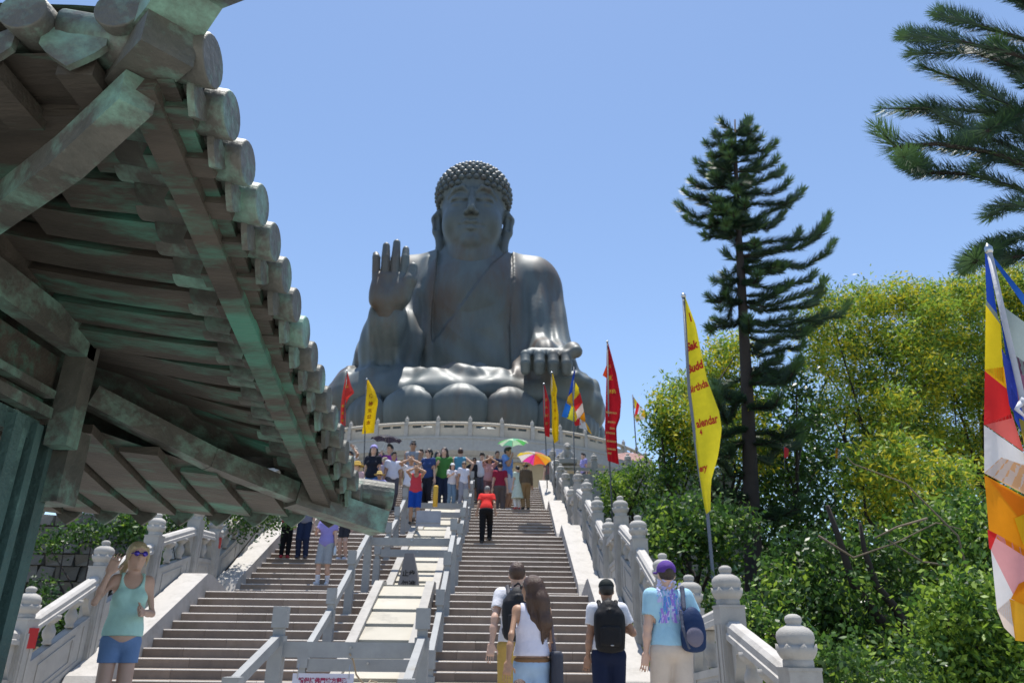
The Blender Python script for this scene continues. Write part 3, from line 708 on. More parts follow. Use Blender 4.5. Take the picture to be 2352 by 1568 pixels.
for k in range(NT):
    Y = Y0T + DT * k; r = .114 - .0015 * k
    o = mesh_obj('barrel_tile', BARREL, pv, (XE, Y, ze(Y))); o.scale = (1, r / .1, r / .1)
    Ym = Y + DT / 2
    o = mesh_obj('drip_tile', DRIP, pv, (XE - .075, Ym, ze(Ym) - .01)); o.rotation_euler = (R(-13), 0, 0)
    if k < NT - 1:
        o = mesh_obj('flying_rafter', FLY, pv, (XE - .115, Ym + .03, ze(Ym) - .115)); o.rotation_euler = (R(-13), R(3), 0)
# soffit surface of the right-hand eave
def zs(X, Y):
    z0 = 2.15 - .2326 * (Y - 3.25); zi = max(2.22 - .27 * (Y - 3.7), 1.93) if Y > 3.7 else 2.22 - .1 * (Y - 3.7)
    t = (-1.75 - X) / 1.15
    if t < 0: return z0 + t * -.0 + (ze(Y) - .02 - z0) * min(1, -t * 1.15 / .5) * .6
    return z0 + (zi - z0) * t ** 1.35 if t < 1 else zi + (t - 1) * .32
def deckz(X, Y):
    return zs(X, Y) + (.13 if X < -1.45 else .13 - (X + 1.45) * .5)
b = MB(); ys = np.linspace(2.42, 6.98, 26); xs_ = np.linspace(-1.31, -3.6, 24)
top = lambda X, Y: deckz(X, Y) + .02 + max(0, -X - 1.45) * .28
def inroof(X, Y): return True
rows = [[(x, y, deckz(x, y)) for x in xs_] for y in ys]; b.grid(rows)
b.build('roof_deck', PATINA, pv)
for k in range(14):
    Y = 3.06 + .283 * k; w = .232
    xi = max(-3.3, 1 - Y + .06)
    if Y > 5.35: xi = max(xi, -1.35 - (7.0 - Y) * 1.02)
    if Y > 6.55: continue
    xx = np.linspace(-1.75, min(-1.9, xi), 12); b = MB()
    for xa, xb in zip(xx[:-1], xx[1:]):
        P = []
        for x in (xa, xb):
            z = zs(x, Y); P += [(x, Y - w / 2, z), (x, Y + w / 2, z - .045), (x, Y + w * .32, z + .10), (x, Y - w * .28, z + .12)]
        b.hexa([P[4], P[5], P[6], P[7], P[0], P[1], P[2], P[3]])
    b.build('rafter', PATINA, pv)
# long purlin under the eave, a fillet board above it
pu = [(-1.5, 2.5, 2.11), (-1.5, 3.21, 1.95), (-1.5, 4.08, 1.72), (-1.5, 5.08, 1.46), (-1.5, 6.72, 1.07)]
b = MB()
for a, c in zip(pu[:-1], pu[1:]): b.beam(np.array(a) + (0, 0, .05), np.array(c) + (0, 0, .05), .13, .14)
b.build('purlin', PATINA, pv)
b = MB()
for a, c in zip(pu[:-1], pu[1:]): b.beam(np.array(a) + (.10, 0, .10), np.array(c) + (.10, 0, .10), .07, .12)
b.build('fillet_board', PATINA, pv)
# near hip: three stacked beams rising to the tip (in the plane X + Y = 1)
def hp(x, y): r = ray(x, y); return r * (1.0 / (r[0] + r[1]))
h0, h1, h2, h3 = hp(-60, 540), hp(312, 246), hp(385, 124), hp(505, -45)
def hpq(x, y, q): r = ray(x, y); return r * (q / (r[0] + r[1]))
h0 = hpq(-60, 545, .70); hm = hpq(150, 395, .86)
upv = np.array([0, 0, 1.0]); inn = np.array([-.707, .707, 0])
def hipbeam(pts, w, h, name, mt=PATINA_L):
    b = MB(); s = np.array([.707, .707, 0]) * w / 2
    for a, c in zip(pts[:-1], pts[1:]):
        b.hexa([a - s, a + s, c + s, c - s, a - s + upv * h, a + s + upv * h, c + s + upv * h, c - s + upv * h])
    return b.build(name, mt, pv)
hipbeam([h0, hm, h1], .135, .15, 'hip_beam')
h1b = h1 + inn * .9 + upv * .20; hipbeam([h1b, h1 + upv * .155, h2], .205, .17, 'hip_beam')
q2 = h2 + upv * .155
hipbeam([h2 + inn * .8 + upv * .22, q2 - inn * -.0, q2 - inn * .16 + upv * .05, h3, h3 - inn * .25 + upv * .22], .225, .2, 'hip_beam')
# near eave: cover tiles facing the camera
for i in range(7):
    X = -1.56 - .375 * i
    o = mesh_obj('barrel_tile', BARREL, pv, (X, 2.32, 2.36 - .02 * i)); o.rotation_euler = (0, 0, R(-90)); o.scale = (1, .98, .98)
    o = mesh_obj('drip_tile', DRIP, pv, (X - .1875, 2.39, 2.31 - .02 * i)); o.rotation_euler = (0, 0, R(-90)); o.scale = (1, 1.35, 1.1)
    b = MB(); b.box((X - .19, 2.62, 2.17 - .02 * i), (.15, .34, .08)); b.build('flying_rafter', PATINA, pv)
b = MB(); xs2 = np.linspace(-1.3, -4.6, 12); ys2 = np.linspace(2.46, 3.45, 8)
zn = lambda X, Y: 2.27 - .02 * (-1.56 - X) / .375 - .05 * (Y - 2.37)
cy2 = lambda x, y: min(y, max(2.47, 1 - x + .03))
b.grid([[(x, cy2(x, y), zn(x, y)) for y in ys2] for x in xs2]); b.build('roof_deck', PATINA, pv)
a = atY(-40, 262, 2.82); c = atY(262, 262, 2.82); b = MB(); b.beam(a, c, .14, .14); b.build('purlin', PATINA, pv)
a = atY(-40, 210, 2.74); c = atY(300, 215, 2.74); b = MB(); b.beam(a, c, .06, .12); b.build('fillet_board', PATINA, pv)
for i in range(7):
    X = -2.55 - .30 * i; b = MB()
    b.beam((X, 2.98, 2.24), (X - .0, min(3.9, 1 - X - .12), 2.26), .24, .07); b.build('rafter', PATINA, pv)
# wall plate, frieze and lattice wall of the small shrine below
XW = -2.8
def wz(x, y): return atX(x, y, XW)
c1 = wz(215, 830); YC = c1[1]
def wallbox(z0, z1, x0, x1, name, m=PATINA, y0=2.6, y1=None):
    b = MB(); y1 = YC if y1 is None else y1
    b.box(((x0 + x1) / 2, (y0 + y1) / 2, (z0 + z1) / 2), (x1 - x0, y1 - y0, z1 - z0)); return b.build(name, m, pv)
zA = c1[2]
wallbox(zA, zA + .20, XW - .12, XW, 'wall_plate', PATINA_L)
wallbox(zA + .20, zA + .75, XW - .3, XW - .05, 'frieze_panel')
zB = wz(172, 895)[2]; zC = wz(176, 950)[2]; zD = wz(120, 1010)[2]
wallbox(zB, zA - .002, XW - .30, XW - .20, 'frieze_panel', y1=YC - .06)
wallbox(zB - .05, zB, XW - .22, XW - .14, 'frieze_rail', PATINA_L, y1=YC - .1)
wallbox(zC + .02, zB - .05, XW - .30, XW - .235, 'frieze_panel', y1=YC - .06)
wallbox(zC - .05, zC + .02, XW - .22, XW - .13, 'lintel', PATINA_L, y1=YC - .1)
b = MB(); b.box((XW - .075, YC - .02, (zA + .2 + zC - .22) / 2), (.15, .14, zA + .2 - zC + .22)); b.build('corner_bracket', PATINA_L, pv)
yk = wz(150, 1000)[1]
ye_ = atX(119, 1085, XW - .2)[1]; yk = ye_ - .10
b = MB(); b.box((XW - .26, ye_ - .055, (PLAZA_Z + zC - .05) / 2), (.13, .11, zC - .05 - PLAZA_Z)); b.build('column', PATINA_G, pv)
b = MB(); b.box((XW - .19, ye_ + .06, (zC - .05 + zC - .55) / 2), (.20, .24, .50)); b.build('column_capital', PATINA_L, pv)
for dx, dy, w, nm in ((.085, -.20, .07, 'door_stile'), (.055, -.30, .05, 'door_stile'), (.10, -.44, .09, 'door_stile')):
    b = MB(); b.box((XW - .28 + dx, yk + dy, (PLAZA_Z + zC - .10) / 2), (.06, w, zC - .10 - PLAZA_Z)); b.build(nm, PATINA_G, pv)
b = MB(); b.box((XW - .245, yk - .85, zC - .13), (.07, 1.4, .13)); b.build('door_rail', PATINA_G, pv)
# pierced lattice leaf with scroll bosses
ly0, ly1, lz1 = yk - 1.6, yk - .49, zC - .2
b = MB()
for i in range(-12, 18):
    for s in (1, -1):
        y = ly0 + i * .14; H = lz1 - PLAZA_Z
        pa = []
        for t in np.linspace(0, 1, 40):
            yy = y + s * t * H * .8 + (H * .8 if s < 0 else 0); zz = lz1 - t * H
            if ly0 <= yy <= ly1: pa.append((yy, zz))
        if len(pa) > 1: b.beam((XW - .23, pa[0][0], pa[0][1]), (XW - .23, pa[-1][0], pa[-1][1]), .03, .03, (1, 0, 0))
o = b.build('lattice', PATINA_G, pv); o['kind'] = 'stuff'
for i in range(4):
    for j in range(9):
        cy_, cz_ = ly1 - .14 - .28 * i, lz1 - .16 - .23 * j
        b = MB()
        for q in range(2):
            pts = []
            for t in np.linspace(0, 4.2, 12):
                rr = .085 * (1 - t / 5.2); pts.append((XW - .205, cy_ + (-1) ** q * (.05 + rr * math.cos(t)) , cz_ + rr * math.sin(t)))
            b.tube(pts, .016, 5)
        b.build('scroll_boss', PATINA_G, pv)
b = MB(); b.box((XW - .60, (ly0 + ly1) / 2, (PLAZA_Z + lz1) / 2), (.04, 1.6, lz1 - PLAZA_Z)); b.build('inner_wall', PATINA, pv)

# far eave, seen from below
def zf(Y): return 1.10 + (7.08 - Y) * .15 + max(0, 6.4 - Y) * .06
b = MB(); xs3 = np.linspace(-1.36, -6.2, 18); ys3 = np.linspace(7.08, 4.9, 10)
clampx = lambda x, y: min(x, -1.36 - (7.08 - y) * .98)
b.grid([[(clampx(x, y), y, zf(y) + .035) for y in ys3] for x in xs3])
b.build('roof_deck', PATINA, pv)
for k in range(14):
    X = -1.72 - .345 * k; yi = max(4.9, 7.08 - (-1.36 - X) / .98 + .05)
    b = MB(); yy = np.linspace(7.05, yi, 7)
    for ya, yb in zip(yy[:-1], yy[1:]):
        b.hexa([(X - .15, ya, zf(ya)), (X + .15, ya, zf(ya) - .03), (X + .15, yb, zf(yb) - .03), (X - .15, yb, zf(yb)), (X - .15, ya, zf(ya) + .04), (X + .15, ya, zf(ya) + .04), (X + .15, yb, zf(yb) + .04), (X - .15, yb, zf(yb) + .04)])
    b.build('rafter', PATINA, pv)
    o = mesh_obj('drip_tile', DRIP, pv, (X + .17, 7.14, 1.16)); o.rotation_euler = (0, 0, R(90)); o.scale = (1, 1.15, 1)
    o = mesh_obj('barrel_tile', BARREL, pv, (X, 7.2, 1.26)); o.rotation_euler = (0, 0, R(90)); o.scale = (1, .9, .9)
# tiled roof shell above the decks: four concave slopes up to a small finial
APX = np.array((-3.7, 4.5, 3.35)); CR = [np.array(c) for c in ((-1.52, 2.72, 2.42), (-1.55, 6.72, 1.44), (-6.1, 6.72, 1.44), (-6.1, 2.72, 2.36))]
for q in range(4):
    a, c = CR[q], CR[(q + 1) % 4]; rows = []
    for i in range(13):
        t = i / 12; e = a * (1 - t) + c * t; row = []
        for j in range(9):
            s_ = j / 8; p = e * (1 - s_) + APX * s_; p[2] = e[2] * (1 - s_ ** 1.9) + APX[2] * s_ ** 1.9 + .02 * (i % 2); row.append(p)
        rows.append(row)
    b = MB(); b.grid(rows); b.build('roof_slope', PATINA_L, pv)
b = MB(); b.lathe([(.25, -.1), (.2, .05), (.28, .2), (.22, .38), (.08, .5), (.01, .62)], APX, 14); b.build('roof_finial', PATINA_L, pv, True)
b = MB(); b.box((-4.0, (3.3 + yk - .15) / 2, (PLAZA_Z + 2.0) / 2), (1.5, yk - .15 - 3.3, 2.0 - PLAZA_Z)); b.build('inner_wall', PATINA, pv)
b = MB(); b.box((-3.7, 4.3, PLAZA_Z + .2), (2.4, 2.4, .4)); b.build('plinth', GRANITE, pv)
# far hip beam and the round tile at its tip
f0, f1, f2 = (-3.0, 5.32, 1.66), (-2.3, 5.98, 1.36), (-1.22, 6.92, 1.04)
b = MB(); b.beam(f0, f1, .15, .16); b.beam(f1, f2, .16, .16); b.build('hip_beam', PATINA_L, pv)
b = MB(); p0 = atY(800, 1128, 6.95); p1 = atY(902, 1142, 7.05)
b.tube([p0, p0 * .02 + p1 * .98, p1], [.135, .135, .118], 20); b.build('hip_tile', PATINA_L, pv)
b = MB(); b.beam((-1.75, 6.5, 1.18), (-1.06, 7.02, 1.02), .26, .20); b.build('hip_beam', PATINA_L, pv)
# ================================================================== vegetation
LEAF_G = mat('leaf_green', (.10, .215, .03), .55, c2=(.035, .085, .014), scale=.9, amt=.6, spec=.5, trans=.42)
LEAF_D = mat('leaf_dark', (.042, .10, .022), .4, c2=(.018, .048, .012), scale=.9, amt=.6, spec=.5, trans=.3)
LEAF_L = mat('leaf_bright', (.31, .43, .05), .55, c2=(.20, .33, .035), scale=.9, amt=.6, spec=.5, trans=.4)
LEAF_Y = mat('acacia_flower', (.70, .60, .04), .7, c2=(.50, .48, .04), scale=.9, amt=.6, spec=.2, trans=.35)
PINE = mat('pine_needle', (.042, .082, .040), .5, c2=(.024, .055, .032), scale=.8, amt=.6, spec=.4, trans=.15)
PINE_T = mat('pine_tip', (.095, .175, .05), .5, c2=(.06, .125, .045), scale=.8, amt=.6, spec=.4, trans=.2)
BARK = mat('dark_bark', (.045, .036, .030), .9, c2=(.022, .018, .016), scale=3, amt=.6, bump=.6, bscale=14)
BARK_L = mat('pale_bark', (.20, .16, .11), .9, c2=(.11, .085, .06), scale=3, amt=.6, bump=.5, bscale=14)
FLOWER = mat('red_blossom', (.5, .03, .03), .6)
DIRT = mat('soil', (.09, .07, .045), .95, c2=(.05, .045, .03), scale=.6, amt=.7, bump=.4)

def hillz(x, y):
    zr = -1.7 + .165 * max(0, y - 11) + .03 * (x - 4)
    return zr
hill = empty('hillside', (12, 20, 0), kind='structure')
b = MB(); hx = np.linspace(2.9, 60, 24); hy = np.linspace(5, 90, 30)
b.grid([[(x, y, min(hillz(x, y), 9) - (.2 if x < 3.5 else 0) + .25 * math.sin(x * 1.7 + y) * min(1, (x - 2.9) / 3)) for y in hy] for x in hx][::-1]); b.build('slope', DIRT, hill, True)
b = MB(); hx = np.linspace(-60, -7.0, 20)
b.grid([[(x, y, min(-1.0 + .20 * max(0, y - 12), 7) - .0) for y in hy] for x in hx][::-1]); b.build('slope', DIRT, hill, True)

def rand_rot(n, flat=0.0):
    """random orthonormal pairs"""
    a = RNG.normal(size=(n, 3)); a /= np.linalg.norm(a, axis=1)[:, None]
    b_ = RNG.normal(size=(n, 3)); b_ -= a * (a * b_).sum(1)[:, None]; b_ /= np.linalg.norm(b_, axis=1)[:, None]
    return a, b_
def leaf_cloud(C, size, ratio=.45, up=.35):
    """one bent diamond (two triangles) per centre C; returns V, F(quads)"""
    n = len(C); a, b_ = rand_rot(n)
    nz = np.cross(a, b_); flip = nz[:, 2] < 0
    # lean the blades towards the sky
    a = a + np.array([0, 0, -.15]); a /= np.linalg.norm(a, axis=1)[:, None]
    b2 = np.cross(np.tile([0, 0, 1.0], (n, 1)), a); ln = np.linalg.norm(b2, axis=1)[:, None]; b2 = b2 / np.maximum(ln, 1e-4)
    b_ = b_ * (1 - up) + b2 * up; b_ -= a * (a * b_).sum(1)[:, None]; b_ /= np.maximum(np.linalg.norm(b_, axis=1)[:, None], 1e-4)
    s = np.asarray(size) * RNG.uniform(.6, 1.35, (n, 1))
    V = np.stack([C - a * s * .5, C + b_ * s * ratio * .5 + a * s * .05, C + a * s * .5, C - b_ * s * ratio * .5 + a * s * .05], 1).reshape(-1, 3)
    return V, np.arange(4 * n, dtype=np.int32).reshape(-1, 4)
def clump_points(c, r, n, shell=.55):
    d = RNG.normal(size=(n, 3)); d /= np.linalg.norm(d, axis=1)[:, None]
    q = (shell + (1 - shell) * RNG.random((n, 1)) ** .7)
    q = q * (1 + .22 * np.sin(d[:, :1] * 5 + c[0] * 3) * np.sin(d[:, 1:2] * 6 + c[1]) )
    return np.array(c) + d * q * np.array(r)
def limbs(base, tips, r0, parent, m=BARK, lean=None, name='trunk', fork=.45):
    b = MB(); base = np.array(base, float)
    hub = base + (np.mean(tips, 0) - base) * fork
    pts = [base, base * .6 + hub * .4 + RNG.normal(size=3) * r0 * .6, hub]
    b.tube(pts, [r0, r0 * .8, r0 * .65], 9); b.build(name, m, parent, True)
    for t in tips:
        t = np.array(t); mid = (hub + t) / 2 + RNG.normal(size=3) * .12 * np.linalg.norm(t - hub) * np.array([1, 1, .5])
        b = MB(); b.tube([hub - (hub - base) * .06, mid, t], [r0 * .48, r0 * .3, r0 * .10], 6); b.build('limb', m, parent, True)
    return hub
def broadleaf(name, label, group, base, clumps, size, dens, mats, probs, r0=.16, bark=BARK, ratio=.45, fork=.45, cat='tree', ntips=9, flowers=0):
    t = empty(name, base, label, cat, group)
    Vs, Fs, Ms, o = [], [], [], 0
    for c, r in clumps:
        r = np.array(r); n = int(dens * 9.0 * (r[0] * r[1] + r[1] * r[2] + r[0] * r[2]) / 3 * 12.6 * (.16 / size) ** 1.2)
        # each clump is made of twiggy tufts so that gaps stay open
        k = max(4, n // 26); tc = clump_points(c, r, k, .35)
        C = np.repeat(tc, 26, 0) + RNG.normal(size=(k * 26, 3)) * size * 1.25
        V, F = leaf_cloud(C, size, ratio)
        p = np.array(probs, float)
        tone = RNG.random(k); hi = (tc[:, 2] - c[2]) / r[2]
        pick = np.array([np.searchsorted(np.cumsum(p / p.sum()), np.clip(u * .8 + RNG.random(26) * .2, 0, .999)) for u in tone]).reshape(-1)
        Vs.append(V); Fs.append(F + o); Ms.append(np.clip(pick, 0, len(mats) - 1)); o += len(V)
    part('crown', np.concatenate(Vs), np.concatenate(Fs), mats, t, np.concatenate(Ms))
    idx = RNG.permutation(len(clumps))[:ntips]
    if r0 > 0: limbs(base, [np.array(clumps[i][0]) for i in idx], r0, t, bark, fork=fork)
    return t
def cl(x, y, Y, rx, ry=None, rd=None):
    """clump centred where frame point (x,y) meets depth Y, radii given in frame pixels"""
    s = Y / FPX * .97; ry = ry or rx
    return (atY(x, y, Y), (rx * s, (rd or rx) * s, ry * s))
def base_at(x, y, Y):
    p = atY(x, y, Y); p[2] = hillz(p[0], Y) - .1; return p
# yellow-flowering acacias, back right
AC = [
 ('tall acacia in yellow bloom directly left of the large striped flag', 30, (2230, 1200), [(2180, 700, 75), (2260, 680, 80), (2330, 660, 80), (2140, 780, 80), (2230, 800, 85), (2330, 790, 90), (2190, 900, 80), (2290, 910, 90), (2360, 930, 90), (2400, 720, 90), (2160, 1010, 60), (2250, 1030, 65)]),
 ('yellow blooming acacia crown behind the right branches of the tall pine', 27, (2010, 1240), [(1905, 710, 55), (1970, 700, 60), (2050, 690, 60), (2110, 690, 55), (1930, 780, 60), (2010, 790, 70), (2090, 800, 70), (1960, 870, 60), (2060, 890, 70), (2110, 960, 55), (1990, 960, 45), (1880, 830, 45), (1900, 930, 50), (2030, 1010, 50), (1860, 760, 40), (2150, 720, 50), (2150, 860, 60), (2040, 940, 55)]),
 ('yellowish acacia behind the long yellow banner and left of the pine trunk', 24, (1640, 1240), [(1530, 920, 42), (1575, 900, 45), (1625, 850, 48), (1670, 810, 45), (1560, 980, 45), (1640, 930, 50), (1690, 880, 42), (1520, 985, 30), (1600, 1030, 40), (1660, 1010, 40), (1720, 960, 45), (1745, 1030, 50), (1700, 800, 35), (1590, 960, 40)]),
 ('loose acacia with thin yellow green foliage low on the right slope', 21, (2060, 1330), [(1980, 1080, 60), (2060, 1060, 70), (2130, 1100, 70), (2030, 1160, 70), (2120, 1190, 65), (2190, 1110, 60)]),
]
for lab, Y, bs, pts in AC:
    cls = [cl(x, y, Y + RNG.uniform(-1.5, 1.5), r * 1.12, r * .9) for x, y, r in pts]
    broadleaf('acacia_tree', lab, 'acacias on the right slope', base_at(*bs, Y), cls, .19, 28, [LEAF_Y, LEAF_L, LEAF_G, LEAF_D], [.33, .38, .22, .07], r0=.14, ratio=.30, ntips=10)
# green broad-leaved trees and shrubs
GR = [
 ('round green shrub beside the top of the right balustrade, under the red banner', 25, (1480, 1240), [(1400, 1110, 34), (1440, 1100, 34), (1480, 1090, 30), (1420, 1150, 40), (1480, 1150, 40), (1530, 1110, 36), (1395, 1160, 24)], [LEAF_L, LEAF_G, LEAF_D], [.4, .4, .2], .13, 24),
 ('green broadleaf tree at the left end of the slope, beside the small striped flag', 24, (1580, 1230), [(1515, 960, 30), (1560, 1000, 44), (1520, 1030, 38), (1590, 1060, 46), (1540, 1090, 42), (1620, 1010, 34)], [LEAF_L, LEAF_G, LEAF_D], [.3, .45, .25], .15, 22),
 ('dark green undergrowth tree behind the right balustrade', 18, (1580, 1340), [(1530, 1190, 55), (1600, 1190, 60), (1560, 1250, 60), (1640, 1260, 60), (1510, 1240, 45), (1680, 1200, 55)], [LEAF_L, LEAF_G, LEAF_D], [.22, .38, .40], .14, 24),
 ('dark leafy tree behind the pine trunk', 24, (1820, 1340), [(1790, 1010, 55), (1850, 960, 60), (1800, 1100, 70), (1880, 1060, 60), (1780, 1190, 60), (1870, 1180, 70), (1930, 1130, 50), (1830, 880, 45), (1760, 930, 40)], [LEAF_L, LEAF_G, LEAF_D], [.12, .40, .48], .16, 17),
 ('leafy shrub with dark gaps right of the pine trunk', 15, (1900, 1500), [(1830, 1280, 75), (1920, 1290, 80), (1990, 1260, 70), (1850, 1380, 80), (1960, 1390, 85), (2050, 1330, 80), (1880, 1470, 80), (2000, 1490, 85), (1790, 1350, 60)], [LEAF_L, LEAF_G, LEAF_D], [.2, .38, .42], .13, 20),
 ('bright green feathery shrub at the lower right beside the large flag', 12, (2200, 1600), [(2180, 1400, 80), (2250, 1370, 80), (2320, 1400, 80), (2160, 1500, 90), (2260, 1490, 100), (2350, 1500, 90), (2120, 1570, 80), (2230, 1590, 100), (2330, 1600, 100)], [LEAF_L, LEAF_G, LEAF_D], [.5, .38, .12], .11, 26),
 ('glossy green tree behind the lower half of the large striped flag', 16, (2230, 1480), [(2150, 1210, 70), (2220, 1190, 80), (2300, 1210, 85), (2170, 1290, 80), (2260, 1290, 85), (2350, 1290, 80), (2110, 1270, 60), (2360, 1190, 80)], [LEAF_L, LEAF_G, LEAF_D], [.34, .42, .24], .14, 21),
 ('low mixed shrub behind the nearest right balustrade post', 11, (1860, 1640), [(1740, 1440, 70), (1820, 1500, 80), (1910, 1540, 80), (1760, 1530, 70), (2000, 1570, 80), (1690, 1390, 50)], [LEAF_L, LEAF_G, LEAF_D], [.25, .40, .35], .10, 22),
 ('dense green backdrop tree deep in the wood at the lower right', 33, (2100, 1300), [(1700, 1130, 110), (1900, 1230, 120), (2100, 1200, 120), (2300, 1180, 130), (1600, 1170, 90), (2000, 1140, 80), (2220, 1080, 90), (1600, 1060, 80), (1720, 1020, 90), (1850, 1040, 90), (1960, 1010, 80), (2100, 1040, 90), (2320, 1060, 90), (1760, 900, 60), (1850, 1330, 120), (2150, 1340, 130), (2350, 1320, 130), (1690, 1290, 110)], [LEAF_L, LEAF_G, LEAF_D], [.08, .34, .58], .24, 9),
]
for lab, Y, bs, pts, mats_, pr, sz, dn in GR:
    cls = [cl(x, y, Y + RNG.uniform(-.05, .05) * Y, r * 1.1, r * .95) for x, y, r in pts]
    broadleaf('leafy_tree', lab, 'green trees and shrubs on the right slope', base_at(*bs, Y), cls, sz, dn * .72, mats_, pr, r0=.11 * Y / 16, ratio=.5)
# bare forked trunks seen through the leaves
def stick(name, label, pts, Y, rad, m, dY=0.0):
    P = [atY(x, y, Y + dY * i) for i, (x, y) in enumerate(pts)]
    b = MB(); b.tube(P, rad, 8); return P
ft = empty('forked_tree', base_at(2120, 1600, 13), 'bare dark forked trunk leaning left among the shrubs, right of the pine', 'tree')
for pts, rad in (([(2125, 1590), (2085, 1500), (2020, 1420), (1960, 1340), (1925, 1230), (1900, 1160)], [.14, .115, .095, .08, .06, .04]), ([(2110, 1560), (2095, 1480), (2060, 1400), (2010, 1340), (1985, 1260), (1975, 1200)], [.14, .10, .085, .07, .05, .03]), ([(2120, 1590), (2150, 1480), (2180, 1400), (2190, 1300)], [.13, .09, .06, .04])):
    P = [atY(x, y, 14.6 - .1 * i) for i, (x, y) in enumerate(pts)]; b = MB(); b.tube(P, rad, 8); b.build('trunk', BARK, ft, True)
for pts in ([(2230, 1345), (2200, 1230), (2080, 1110), (1960, 1065), (1945, 1050)], [(2130, 1190), (2060, 1210), (2010, 1235)], [(1880, 1230), (1960, 1280), (2060, 1245), (2150, 1200), (2210, 1215)], [(2190, 1300), (2120, 1290), (2040, 1240)]):
    P = [atY(x, y, 12.9) for x, y in pts]; b = MB(); b.tube(P, [.022, .018, .014, .011, .008][:len(P)], 5); b.build('branch', BARK_L, ft, True)

# ------------------------------------------------------------------ Norfolk pines: whorled branches like bottle brushes
def brush(P, rad, dens, Vs, Fs, Ms, o, wid=.022, tipl=.25):
    """needle-covered branch along points P: curved twigs standing off the limb"""
    P = np.array(P); seg = np.linalg.norm(np.diff(P, axis=0), axis=1); L = seg.sum(); n = max(30, int(L * dens))
    u = np.sort(RNG.random(n)) * .93 + .07; cum = np.r_[0, np.cumsum(seg)] / L
    C = np.stack([np.interp(u, cum, P[:, i]) for i in range(3)], 1)
    i = np.clip(np.searchsorted(cum, u) - 1, 0, len(seg) - 1); d = np.diff(P, axis=0)[i]; d /= np.linalg.norm(d, axis=1)[:, None]
    r = RNG.normal(size=(n, 3)); r -= d * (r * d).sum(1)[:, None]; r /= np.linalg.norm(r, axis=1)[:, None]
    r[:, 2] = r[:, 2] * .8 + .25
    q = rad * (.55 + .45 * np.minimum(1, u * 3)) * np.where(u > .9, 1 - (u - .9) * 3.0, 1) * RNG.uniform(.65, 1.15, n)
    tip = C + (r * .85 + d * .75) * q[:, None]
    s = np.cross(r, d); s /= np.maximum(np.linalg.norm(s, axis=1)[:, None], 1e-4); w = wid * RNG.uniform(.7, 1.3, (n, 1))
    mid = (C + tip) / 2 + d * q[:, None] * -.10
    V = np.stack([C - s * w * .6, mid - s * w, tip, mid + s * w], 1).reshape(-1, 3)
    Vs.append(V); Fs.append(np.arange(4 * n, dtype=np.int32).reshape(-1, 4) + o); Ms.append(((u > .82) | (RNG.random(n) < .12)).astype(np.int32))
    return o + len(V)
def pine(name, label, group, trunk, trad, branches, rad, dens, wid):
    t = empty(name, trunk[0], label, 'tree', group)
    b = MB(); b.tube(trunk, trad, 10); b.build('trunk', BARK, t, True)
    Vs, Fs, Ms, o = [], [], [], 0; bb = MB()
    for P in branches:
        P = [np.array(p) for p in P]
        L = np.linalg.norm(P[-1] - P[0])
        b = MB(); b.tube(P, [.045 * min(1, L / 2) + .008] + [.03 * min(1, L / 2) + .006] * (len(P) - 2) + [.008], 5); b.build('limb', BARK, t, True)
        o = brush(P, rad, dens, Vs, Fs, Ms, o, wid)
    part('foliage', np.concatenate(Vs), np.concatenate(Fs), [PINE, PINE_T], t, np.concatenate(Ms)); return t
YP = 22.0
tr = [(1738, 1470), (1735, 1430), (1728, 1200), (1716, 900), (1703, 650), (1694, 500), (1690, 380), (1688, 275)]
TP = [atY(x, y, YP) for x, y in tr]; TP[0][2] -= .6
def tx(y): return float(np.interp(y, [q[1] for q in tr[::-1]], [q[0] for q in tr[::-1]]))
PB = []
def pb(y0, x1, y1, dy=0.0, sag=.12):
    a = atY(tx(y0), y0, YP); c = atY(x1, y1, YP + dy); L = np.linalg.norm(c - a)
    m_ = RNG.normal(size=3) * .05 * L; PB.append([a, a * .7 + c * .3 + np.array([0, 0, -sag * .6 * L]) + m_, a * .36 + c * .64 + np.array([0, 0, -sag * RNG.uniform(.5, 1.0) * L]) - m_, a * .1 + c * .9 + np.array([0, 0, -sag * .2 * L]), c + np.array([0, 0, .10 * L])])
# silhouette branches, left then right, from the leader down
for y0, x1, y1 in ((300, 1655, 280), (305, 1640, 312), (330, 1622, 335), (345, 1630, 360), (372, 1600, 378), (398, 1610, 400), (425, 1585, 422), (450, 1572, 448), (470, 1600, 462), (490, 1556, 478), (515, 1575, 508), (530, 1615, 545), (640, 1625, 690), (610, 1640, 650), (660, 1650, 715), (690, 1640, 742), (720, 1625, 762),
                   (300, 1722, 280), (305, 1738, 300), (325, 1752, 318), (350, 1782, 335), (375, 1765, 352), (395, 1785, 372), (420, 1800, 398), (445, 1815, 425), (470, 1846, 448), (495, 1820, 470), (520, 1800, 500), (560, 1908, 512), (590, 1840, 545), (620, 1920, 572), (650, 1875, 640), (590, 1905, 528), (690, 1900, 660), (700, 1890, 690), (735, 1955, 718), (760, 1900, 735), (770, 1860, 770), (800, 1850, 800), (850, 1790, 830)):
    pb(y0, x1, y1, RNG.uniform(-.8, .8))
for k in range(66):                                     # branches towards and away from the viewer
    y0 = RNG.uniform(300, 535) if k < 48 else RNG.uniform(560, 800)
    ext = np.interp(y0, [290, 350, 450, 530, 600, 800], [25, 60, 90, 85, 95, 120])
    a_ = RNG.uniform(0, 2 * math.pi); x1 = tx(y0) + math.cos(a_) * ext * .75 + (35 if y0 > 560 else 0)
    pb(y0, x1, y0 - RNG.uniform(-12, 22), math.sin(a_) * ext * YP / FPX * 1.0)
